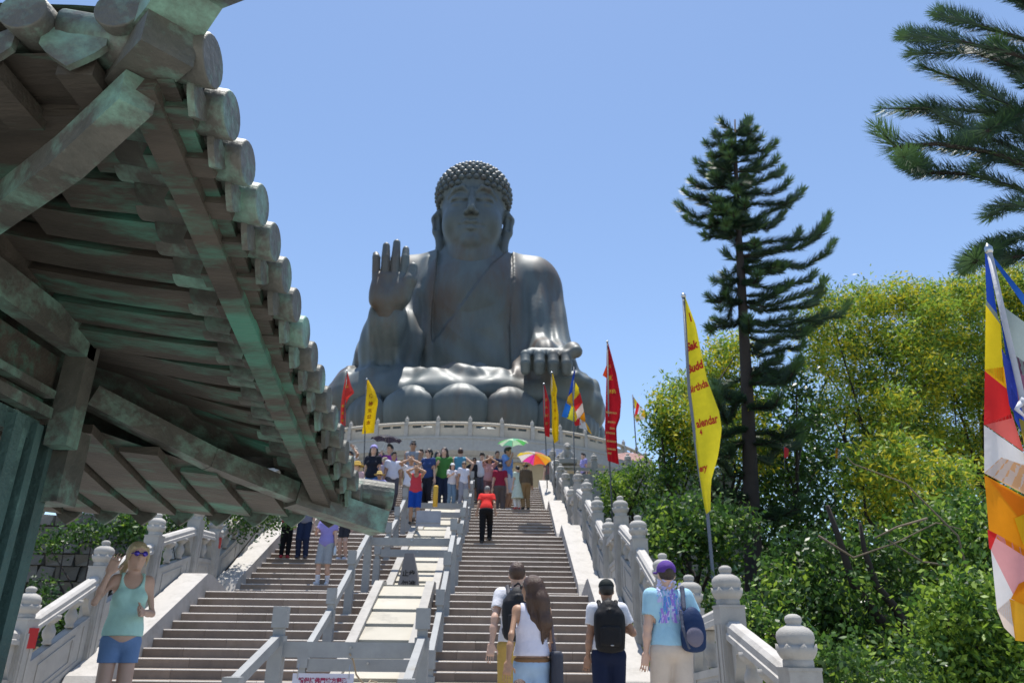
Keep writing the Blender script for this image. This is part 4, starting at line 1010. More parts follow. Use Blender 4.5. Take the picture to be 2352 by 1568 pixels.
for k in range(22):                                     # thin lower sprays
    y0 = RNG.uniform(830, 1180); q = RNG.choice((-1, 1)); pb(y0, tx(y0) + q * RNG.uniform(60, 130), y0 + RNG.uniform(-40, 30), RNG.uniform(-2, 2))
pine('norfolk_pine', 'tall Norfolk pine with a bare dark trunk and rope like branches against the sky', None, TP, [.30, .28, .24, .19, .14, .10, .065, .025], PB, .30, 330, .012)
# the nearer pine leaning in at the upper right
YN = 11.0; PB = []
tr2 = [(2520, 1500), (2480, 900), (2450, 400), (2430, -100)]
TN = [atY(x, y, YN) for x, y in tr2]
for pts in ([(2440, 160), (2330, 125), (2200, 95), (2068, 82)], [(2440, 120), (2350, 90), (2250, 60), (2150, 30)], [(2445, 280), (2330, 250), (2220, 190), (2110, 150)], [(2440, 200), (2350, 160), (2240, 120), (2090, 125)],
            [(2450, 400), (2330, 340), (2230, 300), (2130, 250), (2080, 258)], [(2445, 330), (2300, 260), (2170, 250), (2020, 250)], [(2450, 420), (2280, 350), (2150, 330), (2060, 340), (2010, 290)], [(2450, 480), (2330, 430), (2230, 400), (2120, 395), (2075, 360)],
            [(2460, 440), (2380, 330), (2300, 270), (2260, 250)], [(2450, 300), (2370, 200), (2320, 140), (2280, 100)], [(2460, 560), (2370, 540), (2300, 560), (2240, 600), (2215, 622)], [(2460, 520), (2390, 480), (2320, 470), (2270, 500)], [(2470, 600), (2400, 580), (2330, 590), (2290, 610)],
            [(2440, 60), (2370, 20), (2320, -20), (2280, -40)], [(2440, 380), (2370, 380), (2300, 360), (2240, 385)], [(2440, 240), (2350, 260), (2270, 300), (2200, 330)]):
    PB.append([atY(x, y, YN + RNG.uniform(-.5, .5) * i) for i, (x, y) in enumerate(pts)])
pine('norfolk_pine', 'nearer Norfolk pine reaching in from the upper right edge', None, TN, [.3, .27, .22, .16], PB, .33, 300, .007)

# ------------------------------------------------------------------ left bank: rubble wall, parapet and shrubs
rw = empty('rubble_wall', (-12, 17, -1), 'old grey rubble retaining wall on the left bank behind the blonde woman', 'wall')
STONE = mat('rubble', (.16, .15, .13), .9, c2=(.09, .088, .08), scale=3, amt=.7, bump=.6, bscale=18, rnd=.25)
b = MB(); b.box((-12.2, 17.25, .7), (9.4, .4, 3.6)); b.build('mortar', mat('mortar', (.12, .115, .10), .95), rw)
sm = []
for q in range(4):
    b = MB(); b.box((0, 0, 0), (1, .2, 1)); V = np.array(b.v) + RNG.normal(size=(8, 3)) * .05; sm.append(to_mesh('stone', V, b.f, STONE))
zz = -.9
while zz < 2.35:
    h = RNG.uniform(.22, .36); xx = -16.5
    while xx < -8.1:
        w = RNG.uniform(.3, .75); o = mesh_obj('stone', sm[RNG.integers(4)], rw, (xx + w / 2, 17.03, zz + h / 2)); o.scale = (w * .95, 1, h * .93); xx += w
    zz += h
pw = empty('stone_parapet', (-13, 19, 3.6), 'pale stone parapet slanting across the upper left bank', 'wall')
a, c = atY(70, 1262, 19), atY(380, 1180, 19); b = MB(); b.beam(a, c, .5, 1.0); b.build('coping', GRANITE, pw)
b = MB(); b.beam(a + (0, -.1, -.75), c + (0, -.1, -.75), .4, .5); b.build('wall_face', RAILST, pw)
for lab, Y, pts in (('green shrub spilling over the top of the rubble wall', 15.8, [(150, 1232, 32), (215, 1215, 36), (285, 1215, 40), (335, 1235, 40), (110, 1250, 26), (350, 1275, 36), (300, 1190, 34)]),
                    ('dark shrub at the foot of the rubble wall behind the left balustrade', 14.5, [(100, 1375, 34), (150, 1400, 36), (130, 1430, 40)]),
                    ('leafy bush behind the crown topped balustrade post', 18.5, [(390, 1200, 40), (440, 1190, 40), (560, 1185, 40), (620, 1180, 40), (500, 1190, 35)])):
    cls = [cl(x, y, Y, r) for x, y, r in pts]; bp = atY(pts[1][0], pts[1][1], Y); bp[2] = -1
    broadleaf('bank_shrub', lab, 'shrubs on the left bank', bp, cls, .10, 20, [LEAF_L, LEAF_G, LEAF_D], [.15, .4, .45], r0=.06, ratio=.5, cat='shrub')
# undergrowth that hides the soil of the slope
U = []
for i in range(1500):
    x, y = RNG.uniform(3.4, 17), RNG.uniform(9, 33)
    if x > 3.2 + (y - 5) * .62: continue
    U.append((x, y, hillz(x, y) + RNG.uniform(.05, .55)))
U = np.array(U); C = np.repeat(U, 30, 0) + RNG.normal(size=(len(U) * 30, 3)) * np.array([.3, .3, .22])
V, F = leaf_cloud(C, np.clip(C[:, 1:2] * .0075, .05, .2), .45)
ug = mesh_obj('undergrowth', to_mesh('undergrowth', V, F, [LEAF_G, LEAF_D, LEAF_L], np.repeat(RNG.integers(0, 12, len(U)) % 5 % 3, 30)))
tag(ug, 'low leafy undergrowth covering the right slope', 'undergrowth', kind='stuff')
# red blossoms on the right slope
fl = []
for x, y in ((1985, 1200), (2060, 1232), (1990, 1392), (2130, 1280), (2035, 1365)):
    fl.append(atY(x, y, 11.5) + 0)
# ================================================================== people
SKIN_T = {'fair': (.60, .385, .29), 'tan': (.42, .24, .15), 'mid': (.36, .20, .13)}
_sk = {}
def skin(t):
    if t not in _sk:
        c = SKIN_T[t]; _sk[t] = mat('skin', c, .5, c2=tuple(x * .88 for x in c), scale=14, amt=.6, spec=.4)
    return _sk[t]
HAIRC = {'black': (.012, .010, .009), 'brown': (.075, .035, .018), 'blond': (.62, .50, .30), 'grey': (.22, .21, .2), 'darkbrown': (.035, .02, .013)}
_hm = {}
def hairm(c):
    if c not in _hm: _hm[c] = mat('hair', HAIRC[c], .42, c2=tuple(x * .6 for x in HAIRC[c]), scale=26, amt=.7, spec=.5, bump=.5, bscale=60, stretch=(3, 3, .4))
    return _hm[c]
def ik(a, c, L1, L2, hint):
    a = np.array(a, float); c = np.array(c, float); d = c - a; D = np.linalg.norm(d); D2 = min(D, (L1 + L2) * .999)
    if D > D2: c = a + d / D * D2
    u = (c - a) / D2; t = (L1 * L1 - L2 * L2 + D2 * D2) / (2 * D2); h = math.sqrt(max(L1 * L1 - t * t, 0))
    n = np.array(hint, float); n -= u * (n @ u); n /= max(np.linalg.norm(n), 1e-6)
    return a + u * t + n * h, c
ARM = {  # wrist target relative to the shoulder (right arm; x outwards), elbow hint
    'down': ((.07, .02, -.53), (.3, -1, 0)), 'swing_b': ((.09, -.20, -.48), (.3, -1, 0)), 'swing_f': ((.06, .22, -.46), (.3, -1, -.2)),
    'bent': ((-.02, .34, -.20), (.5, -.5, -1)), 'camera': ((-.13, .22, .17), (1, .1, -.6)), 'up': ((.04, .12, .36), (1, .2, -.2)),
    'wave': ((.06, .17, .04), (.25, -.1, -1)), 'palm': ((-.03, .27, -.27), (.5, -.7, -.8)), 'strap': ((-.05, .16, -.16), (.7, -.3, -1)), 'hip': ((.14, .08, -.36), (1, -.6, 0)), 'umbrella': ((.0, .20, .0), (.4, -.1, -1)),
}
def person(label, pos, heading, H, h=.02, arms=('down', 'down'), legs=(0.0, 0.0, 0.0, 0.0), lean=0.0, female=False, sk='fair', shirt=None, sleeves='short', hem=.90, neck=1.44, pants=None, plen='long', pants_top=1.02,
           shoes=(.05, .05, .05), hair='short', hairc='black', hat=None, hatc=None, glasses=None, group=None, headturn=0.0, headtilt=0.0, fingers=True, tank=False, wide=1.0, socks=None, belt=None, skirt=None):
    """Local frame: x to the person's right, y forward, z up, feet at the origin. heading: angle of forward from +Y, anticlockwise."""
    s = H / 1.75; w = (.87 if female else 1.0) * wide
    t = empty('person', pos, label, 'person', group); t.rotation_euler = (0, 0, heading)
    cl_, sl_ = math.cos(lean), math.sin(lean)
    def up(p):     # lean the upper body forward about the hips
        x, y, z = p; z0 = .95 * s; dy, dz = y, z - z0
        return np.array([x, dy * cl_ + dz * sl_, z0 - dy * sl_ + dz * cl_])
    def U(x, y, z): return up((x * s, y * s, z * s))
    P = lambda x, y, z: np.array([x * s, y * s, z * s])
    shw = .172 * w
    sh = {1: U(shw, -.005, 1.425), -1: U(-shw, -.005, 1.425)}
    arm = {}
    for q, nm in ((1, arms[0]), (-1, arms[1])):
        tgt, hint = ARM[nm] if isinstance(nm, str) else nm
        tgt = np.array(tgt) * np.array([q, 1, 1]) * s; hint = np.array(hint) * np.array([q, 1, 1])
        e, wv = ik(sh[q], sh[q] + tgt, .285 * s, .25 * s, hint); arm[q] = (e, wv)
    leg = {}
    for q, dy, dz in ((1, legs[0], legs[1]), (-1, legs[2], legs[3])):
        hp_ = P(q * .092 * w, 0, .91); an = P(q * .098 * w, dy, .085 + dz)
        kn, an = ik(hp_, an, .425 * s, .42 * s, (0, 1, .05)); leg[q] = (hp_, kn, an)
    pts = [sh[1], sh[-1]] + [v for a in arm.values() for v in a] + [v for l in leg.values() for v in l] + [U(0, 0, 1.86), P(0, .2, 0)]
    lo = np.min(pts, 0) - .26 * s; hi = np.max(pts, 0) + .26 * s; lo[2] = min(lo[2], 0) - .03; lo[2] = max(lo[2], -.3)
    hc = U(0, .015 + math.sin(lean) * -.02, 1.625) + np.array([0, 0, 0]); Rz = Matrix.Rotation(headturn, 3, 'Z') @ Matrix.Rotation(-headtilt, 3, 'X') @ Matrix.Rotation(-lean * .6, 3, 'X'); RM = np.array(Rz)
    HD = lambda x, y, z: hc + RM @ (np.array([x, y, z]) * s)
    wide_h = 1.0
    def torso(S, e=0.0, k=.07):
        S.ell(U(0, -.005, .97), np.array((.162 * w * (1.04 if female else 1), .112, .115)) * s + e)
        S.ell(U(0, 0, 1.10), np.array((.132 * w, .092, .14)) * s + e, k * s)
        S.ell(U(0, 0, 1.27), np.array((.158 * w, .108, .17)) * s + e, k * s)
        S.cone(U(-.135 * w, -.005, 1.405), U(.135 * w, -.005, 1.405), .062 * s + e, None, k * s)
        if female:
            for q in (1, -1): S.ell(U(q * .068, .085, 1.27), np.array((.062, .05, .06)) * s + e * .6, .03 * s)
    def legs_(S, e=0.0, k=.035, r=(.083, .058, .062, .040)):
        for q in (1, -1):
            a, b_, c = leg[q]; ba = (b_ + c) / 2
            S.cone(a, b_, r[0] * s * w + e, r[1] * s + e, k * s); S.cone(b_, b_ * .55 + c * .45, r[1] * .92 * s + e, r[2] * .9 * s + e, k * s); S.cone(b_ * .55 + c * .45, c, r[2] * .9 * s + e, r[3] * s + e, k * s)
        S.ell(P(0, -.02, .94), np.array((.165 * w, .118, .10)) * s + e, k * s * 1.5)
    S = SDF(lo, hi, h)                                            # the body: one continuous surface
    torso(S); legs_(S)
    S.cone(U(0, -.005, 1.43), U(0, .01, 1.56), .058 * s * (.88 if female else 1), .052 * s, .04 * s)
    S.ell(hc + RM @ (np.array([0, -.008, .022]) * s), np.array((.076, .096, .098)) * s, .03 * s, RM)
    S.ell(HD(0, .018, -.045), np.array((.062, .075, .078)) * s, .03 * s, RM)
    S.ell(HD(0, .100, -.022), np.array((.014, .018, .026)) * s, .015 * s, RM)     # nose
    if h < .012:
        for q in (1, -1):
            S.ell(HD(q * .031, .090, .012), np.array((.017, .012, .010)) * s, .012 * s, RM, 'sub'); S.ell(HD(q * .031, .078, .012), np.array((.012, .012, .010)) * s, .004, RM)
        S.ell(HD(0, .082, -.068), np.array((.026, .014, .008)) * s, .008 * s, RM)
        S.ell(HD(0, .068, -.105), np.array((.026, .022, .02)) * s, .02 * s, RM)
    for q in (1, -1): S.ell(HD(q * .080, -.008, -.008), np.array((.012, .022, .034)) * s, .01 * s, RM)
    for q in (1, -1):
        e, wv = arm[q]; a0 = sh[q]
        aw = .74 if female else 1.0
        S.cone(a0, e, .047 * s * w * aw, .036 * s * w * aw, .05 * s); S.cone(e, e * .6 + wv * .4, .037 * s * w * aw, .036 * s * w * aw, .03 * s); S.cone(e * .6 + wv * .4, wv, .036 * s * w, .023 * s, .03 * s)
        d = (wv - e); d /= np.linalg.norm(d); sd = np.cross(d, np.array([0, 1.0, 0])); sd = sd / max(np.linalg.norm(sd), 1e-4) if np.linalg.norm(sd) > .1 else np.array([1.0, 0, 0])
        if arms[0 if q == 1 else 1] in ('wave', 'palm'): sd = np.cross(d, np.array([q * .2, 1.0, .2])); sd /= np.linalg.norm(sd)
        nrm = np.cross(d, sd)
        pm = wv + d * .052 * s; M = np.stack([sd, nrm, d], 1)
        S.box(pm, np.array((.040, .015, .052)) * s, .012 * s, .02 * s, M)
        if fingers:
            rf = max(.0085 * s, h * .62)
            for i, ln in enumerate((.066, .080, .085, .074)):
                o_ = (i - 1.5) * .0215 * s; kb = wv + d * .098 * s + sd * o_; k1 = kb + (d * .9 + nrm * .25 * q) * ln * .55 * s + sd * o_ * .12; k2 = k1 + (d * .75 + nrm * .6 * q) * ln * .5 * s
                S.cone(kb - d * .01, k1, rf, rf * .95, .006); S.cone(k1, k2, rf * .95, rf * .8, .003)
            tb_ = wv + d * .03 * s + np.array(sd) * .036 * s * (1 if sd[1] * 1 >= -.5 else 1); 
            S.cone(tb_, tb_ + (d * .6 + sd * .7) * .045 * s, rf * 1.25, rf * 1.1, .012); S.cone(tb_ + (d * .6 + sd * .7) * .045 * s, tb_ + (d * .6 + sd * .7) * .045 * s + (d * .95 + sd * .2) * .03 * s, rf * 1.1, rf * .9, .005)
    for q in (1, -1):
        c = leg[q][2]; S.cone(c + P(0, -.03, -.045), c + P(q * .01, .13, -.06), .036 * s, .028 * s, .03 * s)
    Vb, Qb = S.mesh(); lp = lambda V: V + ORG[t.name]
    part('body', lp(Vb), Qb, skin(sk), t, smooth=True)
    def put(nm, S, m):
        V, Q = S.mesh()
        if len(V): return part(nm, lp(V), Q, m, t, smooth=True)
    e = max(.012, h * .75)
    if pants is not None:                                         # trousers, shorts or skirt
        S = SDF(lo, hi, h); r = (.094, .078, .070, .056) if not female else (.088, .064, .062, .045)
        legs_(S, e, .03, r)
        S.cut((0, 0, 1), pants_top * s); zc = {'long': .07, 'knee': .47, 'shorts': .60, 'hot': .76, 'calf': .3}[plen] * s
        if plen != 'long': S.cut((0, 0, -1), -zc)
        else: S.cut((0, 0, -1), -.06 * s) if max(legs[1], legs[3]) < .05 else None
        put('skirt' if skirt else ('trousers' if plen == 'long' else 'shorts'), S, cloth(pants))
    if skirt is not None:
        S = SDF(lo, hi, h); S.cone(P(0, 0, 1.0), P(0, 0, skirt[1]), .15 * s, .25 * s); S.cut((0, 0, -1), -skirt[1] * s); S.cut((0, 0, 1), 1.03 * s); put('skirt', S, cloth(skirt[0]))
    if shirt is not None:
        S = SDF(lo, hi, h); torso(S, e + .004, .07)
        S.ell(U(0, 0, 1.02), np.array((.160 * w, .118, .16)) * s + e, .06 * s)
        if sleeves != 'none':
            for q in (1, -1):
                ee, wv = arm[q]; a0 = sh[q]; f = {'short': .62, 'long': 1.0}[sleeves]; en = a0 + (ee - a0) * f
                S.cone(a0, en, .056 * s * w + e, .052 * s * w + e, .05 * s)
                if sleeves == 'long': S.cone(ee, wv, .048 * s + e, .034 * s + e, .02 * s)
                else:
                    dd = (ee - a0) / np.linalg.norm(ee - a0)
                    S.ell(en + dd * .05 * s, np.array((.075,) * 3) * s, .0, None, 'sub')
        n_ = up((0, 0, 1.0 * s + 1)) - up((0, 0, 1.0 * s)); 
        S.cut(-n_, -(n_ @ U(0, 0, hem)))
        if tank:
            for q in (1, -1): S.ell(U(q * .185 * w, 0, 1.40), np.array((.062, .13, .15)) * s, .01, None, 'sub')
            S.ell(U(0, .10, 1.47), np.array((.085, .12, .13)) * s, .01, None, 'sub'); S.ell(U(0, -.10, 1.50), np.array((.07, .10, .14)) * s, .01, None, 'sub')
        S.ell(U(0, .02, 1.52), np.array((.075, .075, .075)) * s, .01, None, 'sub')
        put('shirt', S, cloth(shirt))
    if belt is not None:
        S = SDF(lo, hi, h); S.ell(P(0, -.02, .96), np.array((.175 * w, .128, .13)) * s + e); S.cut((0, 0, 1), .985 * s); S.cut((0, 0, -1), -.945 * s); put('belt', S, cloth(belt))
    for q in (1, -1):
        c = leg[q][2]
        if shoes is not None:
            S = SDF(c + np.array((-.12, -.16, -.12)), c + np.array((.12, .26, .1)), h); S.cone(c + P(0, -.035, -.04), c + P(q * .012, .135, -.052), .043 * s + .004, .036 * s + .004); S.cut((0, 0, -1), -(c[2] - .088 * s)); S.cut((0, 0, 1), c[2] + .012)
            put('shoe', S, cloth(shoes, .6))
        if socks is not None:
            S = SDF(c + np.array((-.1, -.1, -.06)), c + np.array((.1, .1, .24)), h); S.cone(c, c + (leg[q][1] - c) * .30, .044 * s + .006, .052 * s + .006); put('sock', S, cloth(socks))
    hm = hairm(hairc); L0, L1 = hc - .42 * s, hc + .24 * s; L0[2] = hc[2] - (.62 if hair in ('long', 'verylong') else .2) * s
    if hair:
        S = SDF(L0, L1, h)
        S.ell(HD(0, -.018, .03), np.array((.088, .106, .104)) * s, 0, RM)
        S.ell(HD(0, .098, -.045), np.array((.088, .07, .098)) * s, .03 * s, RM, 'sub')
        if hair in ('short', 'bald'):
            S.ell(HD(0, .0, -.125), np.array((.11, .12, .08)) * s, .02, RM, 'sub')
            if hair == 'short': S.ell(HD(0, .045, .105), np.array((.06, .055, .03)) * s, .03 * s, RM)
        if hair in ('long', 'verylong'):
            zb = -.30 if hair == 'long' else -.44
            S.path([HD(0, -.06, 0), HD(0, -.10, -.12), HD(.01, -.135, (zb - .1) / 2 - .05), HD(.025, -.125, zb)], [.085 * s, .09 * s, .085 * s, .035 * s], .05 * s)
            for q in (1, -1): S.path([HD(q * .07, -.02, .02), HD(q * .085, -.03, -.10), HD(q * .085, -.07, zb * .65), HD(q * .06, -.11, zb * .95)], [.03 * s, .035 * s, .03 * s, .018 * s], .03 * s)
            for j in range(14):
                x = RNG.uniform(-.085, .085); S.path([HD(x * .7, -.085, .05), HD(x, -.16 + abs(x) * .5, -.14), HD(x * 1.1, -.20 + abs(x) * .6, zb * .7), HD(x * .9 + .02, -.15, zb - RNG.uniform(0, .08))], [.012 * s, .014 * s, .013 * s, .006 * s], .010 * s)
        if hair == 'tied':
            S.ell(HD(0, -.115, .0), np.array((.04, .05, .04)) * s, .02 * s); S.path([HD(.03, -.1, -.01), HD(.06, -.13, -.09), HD(.07, -.10, -.19)], [.03 * s, .03 * s, .012 * s], .03 * s)
            for q in (1, -1): S.path([HD(q * .06, .07, .07), HD(q * .082, .035, .0), HD(q * .08, .02, -.09)], [.012 * s, .014 * s, .005 * s], .012 * s)
        put('hair', S, hm)
    if hat == 'cap':
        S = SDF(L0, L1, h); S.ell(HD(0, -.012, .045), np.array((.094, .112, .095)) * s, 0, RM); S.cut(-(RM @ np.array([0, .12, 1])), -((RM @ np.array([0, .12, 1])) / 1.0072 @ HD(0, 0, .036)))
        S.ell(HD(0, .125, .045), np.array((.075, .085, .012)) * s, .015 * s, RM); put('cap', S, cloth(hatc, .8))
    if hat == 'capback':
        S = SDF(L0, L1, h); S.ell(HD(0, -.012, .045), np.array((.096, .114, .098)) * s, 0, RM); S.cut(-(RM @ np.array([0, -.15, 1])), -((RM @ np.array([0, -.15, 1])) / 1.011 @ HD(0, 0, .025)))
        S.ell(HD(-.03, .13, .03), np.array((.07, .08, .012)) * s, .015 * s, RM); S.ell(HD(0, -.115, .03), np.array((.035, .03, .022)) * s, .01, RM, 'sub'); put('cap', S, cloth(hatc, .8))
    if hat in ('straw', 'bucket'):
        R_ = (.20 if hat == 'straw' else .15) * s
        b = MB(); n = 22; c = hc + np.array([0, 0, .055 * s])
        b.lathe([(R_, -.03 * s), (R_ * .99, -.02 * s), (.105 * s, .0), (.10 * s, .05 * s), (.078 * s, .10 * s), (.03 * s, .115 * s), (.002, .118 * s)], lp(c[None])[0], n); b.build('hat', cloth(hatc, .9), t, True)
    if glasses is not None:
        b = MB()
        for q in (1, -1): b.tube([HD(q * .033, .099, .012), HD(q * .036, .108, .012)], .023 * s, 12); b.tube([HD(q * .055, .09, .016), HD(q * .082, .0, .012)], .004 * s, 5)
        b.tube([HD(-.012, .108, .014), HD(.012, .108, .014)], .004 * s, 5); b.v = [tuple(v) for v in lp(np.array(b.v))]; b.build('sunglasses', mat('lens', glasses, .12, .3, spec=.8), t, True)
    t['_h'] = 0; del t['_h']
    return dict(root=t, s=s, hc=hc, sh=sh, arm=arm, U=U, HD=HD, heading=heading, pos=np.array(pos, float))
def world_of(p, v):
    c, s_ = math.cos(p['heading']), math.sin(p['heading']); v = np.array(v)
    return p['pos'] + np.array([v[0] * c - v[1] * s_, v[0] * s_ + v[1] * c, v[2]])
def stand(x, y, H, lo=5.0, hi=46.0, Y=None):
    """find where somebody H tall stands whose head top shows at frame point (x, y)"""
    if Y is None:
        ys = np.linspace(lo, hi, 800); f = [atY(x, y, q)[2] - H - ground(q) for q in ys]
        Y = ys[int(np.argmin(np.abs(f)))]
    p = atY(x, y, Y); return (p[0], Y, ground(Y)), p[2] - ground(Y)
def feet(x, y, lo=5.0, hi=46.0):
    ys = np.linspace(lo, hi, 1600); f = [atY(x, y, q)[2] - ground(q) for q in ys]
    Y = ys[int(np.argmin(np.abs(f)))]; p = atY(x, y, Y); return (p[0], Y, ground(Y))
AWAY, TOWARD = 0.0, math.pi

# ---- the near group
p, hh = stand(322, 1243, 1.70, Y=6.3); BL = person('blonde woman in a mint tank top and denim shorts, one hand raised', p, R(180 + 28), hh, .009, arms=('wave', 'palm'), female=True, sk='fair', shirt=(.50, .80, .72), sleeves='none', tank=True, hem=.965,
    pants=(.17, .28, .50), plen='hot', pants_top=1.04, hair='tied', wide=.92, hairc='blond', glasses=(.08, .05, .5), headturn=R(12), lean=-.04, legs=(.0, 0, .05, 0), shoes=(.6, .6, .6))
p, hh = stand(1188, 1291, 1.78, Y=7.4); MW = person('brown haired man in a white T shirt and mustard shorts with a black backpack', p, R(2), hh, .010, arms=('down', 'swing_b'), sk='fair', shirt=(.75, .75, .80), pants=(.50, .34, .10), plen='knee', hair='short', hairc='brown', legs=(.10, .0, -.12, 0), hem=.86, shoes=(.1, .1, .1))
p, hh = stand(1221, 1321, 1.66, Y=6.1); WB = person('woman with long brown hair, white tank top and pale jeans seen from behind', p, R(4), hh, .009, arms=('swing_f', 'swing_b'), female=True, sk='tan', shirt=(.74, .72, .82), sleeves='none', tank=True, hem=1.0, pants=(.33, .47, .66), pants_top=.98, hair='verylong', hairc='brown', glasses=(.02, .01, .01), headturn=R(50), belt=(.22, .12, .06), legs=(-.1, 0, .12, 0), wide=1.04)
p, hh = stand(1392, 1331, 1.74, Y=7.7); MB_ = person('young man in a black cap and white tee with a large black rucksack', p, R(-2), hh, .010, arms=('strap', 'down'), sk='mid', shirt=(.72, .72, .76), pants=(.012, .02, .055), hair='short', hairc='black', hat='cap', hatc=(.012, .018, .018), legs=(.12, 0, -.1, 0), hem=.98)
p, hh = stand(1529, 1290, 1.84, Y=6.9); MP = person('man in a purple cap and light blue printed T shirt with a navy sling bag', p, R(6), hh, .010, arms=('strap', 'down'), sk='fair', shirt=(.36, .60, .74), pants=(.58, .50, .43), plen='knee', hair='short', hairc='darkbrown', hat='capback', hatc=(.10, .045, .26), legs=(-.1, 0, .1, 0), hem=.93, wide=1.06)
KD = person('child with brown hair at the very bottom of the stair, only the hair in view', tuple(atY(1194, 1561, 5.2) - np.array([0, 0, 1.02])), R(0), 1.02, .014, sk='fair', shirt=(.5, .2, .2), pants=(.1, .1, .2), hair='short', hairc='brown')
# the print on the blue shirt
pr_cols = [(.55, .55, .85), (.12, .30, .72), (.35, .22, .70), (.62, .66, .90)]
prm = [mat('shirt_print', c, .85) for c in pr_cols]
def on_back(p, pts):   # project (x, z) in the person's frame onto the shirt back
    sh_ = [o for o in p['root'].children if o.name.startswith('shirt')][0]
    V = np.empty(len(sh_.data.vertices) * 3, np.float32); sh_.data.vertices.foreach_get('co', V); V = V.reshape(-1, 3)
    B = V[V[:, 1] < 0.0]; out = []
    for x, z in pts:
        d = (B[:, 0] - x) ** 2 + (B[:, 2] - z) ** 2; i = np.argsort(d)[:6]; out.append((x, B[i, 1].min() - .004, z))
    return out
b = MB()
for q in range(120):
    z0 = RNG.uniform(1.04, 1.40); x0 = RNG.uniform(-.125, .115); L = RNG.uniform(.03, .10); wd = RNG.uniform(.005, .022); b.cur = int(RNG.integers(4)) if z0 < 1.32 else 0
    if z0 > 1.32: L, wd = .018, .022
    sx = RNG.uniform(-.02, .02); z1 = max(1.04, z0 - L)
    P4 = on_back(MP, [(x0, z0), (x0 + wd, z0 + .004), (x0 + wd + sx, z1), (x0 + sx, z1 - .004)]); b.add(P4, [(0, 1, 2, 3)])
b.v = [tuple(np.array(v) + ORG[MP['root'].name]) for v in b.v]; part('shirt_print', b.v, b.f, prm, MP['root'], b.m)['kind'] = 'stuff'
# ---- bags
def attach(p, name, S, m, label, cat, extra=()):
    V, Q = S.mesh(); o = empty(name, tuple(p['pos']), label, cat); o.rotation_euler = (0, 0, p['heading'])
    b_ = part('bag_body', V + p['pos'], Q, m, o, smooth=True)
    for nm, SS, mm in extra:
        V, Q = SS.mesh()
        if len(V): part(nm, V + p['pos'], Q, mm, o, smooth=True)
    return o
def rucksack(p, c, label, dx=0.0, sz=1.0, strapc=None, pocket=True):
    U = p['U']; s = p['s']; lo = U(dx - .26, -.42, .95); hi = U(dx + .26, .22, 1.56); hi = np.maximum(lo, hi); h = .011
    S = SDF(lo, hi, h); S.ell(U(dx, -.20, 1.24), np.array((.155, .10, .26)) * s * sz).box(U(dx, -.19, 1.18), np.array((.15, .085, .20)) * s * sz, .05, .05)
    S.path([U(dx - .04, -.15, 1.50), U(dx, -.17, 1.53), U(dx + .04, -.15, 1.50)], .01, .01)
    S.path([U(dx - .14, -.17, 1.36), U(dx, -.295, 1.40), U(dx + .14, -.17, 1.36)], .012, .02)
    S2 = SDF(lo, hi, h); S2.box(U(dx, -.275, 1.13), np.array((.11, .05, .105)) * s * sz, .04, .02); S2.path([U(dx - .10, -.31, 1.21), U(dx, -.325, 1.225), U(dx + .10, -.31, 1.21)], .009, .01)
    S3 = SDF(lo, hi, h)
    for q in (1, -1): S3.path([U(q * .09, -.14, 1.42), U(q * .10, -.03, 1.50), U(q * .11, .07, 1.46), U(q * .12, .125, 1.33), U(q * .15, .06, 1.16), U(q * .13, -.11, 1.05)], .021, .01)
    ex = [('pocket', S2, cloth(tuple(x * 1.3 for x in c), .7))] if pocket else []
    for zz in (1.31, 1.03):
        S5 = SDF(lo, hi, h * .6); S5.box(U(dx + .01, -.318 if zz < 1.1 else -.292, zz), np.array((.022, .012, .007)) * s, .004); ex = ex + [('bag_tag', S5, cloth((.45, .45, .46), .6))]
    return attach(p, 'rucksack', S, cloth(c, .6), label, 'rucksack', ex + [('shoulder_strap', S3, cloth(strapc or c, .7))])
rucksack(MB_, (.014, .014, .016), 'large black rucksack on the back of the young man in the black cap', sz=1.08)
rucksack(MW, (.022, .023, .027), 'black backpack with grey straps on the man in mustard shorts', sz=.98, strapc=(.09, .09, .10))
U = MP['U']; S = SDF(U(-.05, -.42, .86), U(.42, .25, 1.52), .011); S.ell(U(.16, -.20, 1.12), np.array((.115, .085, .20)) * MP['s']).box(U(.16, -.19, 1.02), np.array((.11, .075, .10)) * MP['s'], .05, .04)
S2 = SDF(U(-.05, -.42, .86), U(.42, .25, 1.52), .011); S2.ell(U(.15, -.265, 1.05), np.array((.085, .045, .095)) * MP['s'])
S3 = SDF(U(-.05, -.42, .86), U(.42, .25, 1.52), .011); S3.path([U(.10, -.16, 1.30), U(.13, -.06, 1.50), U(.15, .05, 1.47), U(.20, .09, 1.30), U(.24, -.02, 1.08), U(.2, -.12, .98)], .02, .01); S3.path([U(.05, -.20, 1.28), U(.045, -.25, 1.12), U(.09, -.25, .95)], .014, .01)
attach(MP, 'sling_bag', S, cloth((.015, .035, .10), .7), 'navy drawstring bag with grey mesh pocket worn by the man in the purple cap', 'bag', [('mesh_pocket', S2, cloth((.16, .15, .20), .8)), ('shoulder_strap', S3, cloth((.10, .11, .15), .8))])
U = WB['U']; S = SDF(U(.05, -.30, .60), U(.45, .30, 1.5), .011); S.box(U(.235, -.03, .86), np.array((.055, .14, .19)) * WB['s'], .03)
S3 = SDF(U(.05, -.30, .60), U(.45, .30, 1.5), .011); S3.path([U(.22, -.10, 1.02), U(.19, -.07, 1.30), U(.155, -.01, 1.48), U(.19, .06, 1.30), U(.22, .05, 1.02)], .012, .01)
attach(WB, 'shoulder_bag', S, cloth((.05, .055, .075), .6), 'dark grey shoulder bag hanging at the right side of the long haired woman', 'bag', [('shoulder_strap', S3, cloth((.14, .12, .14), .7))])

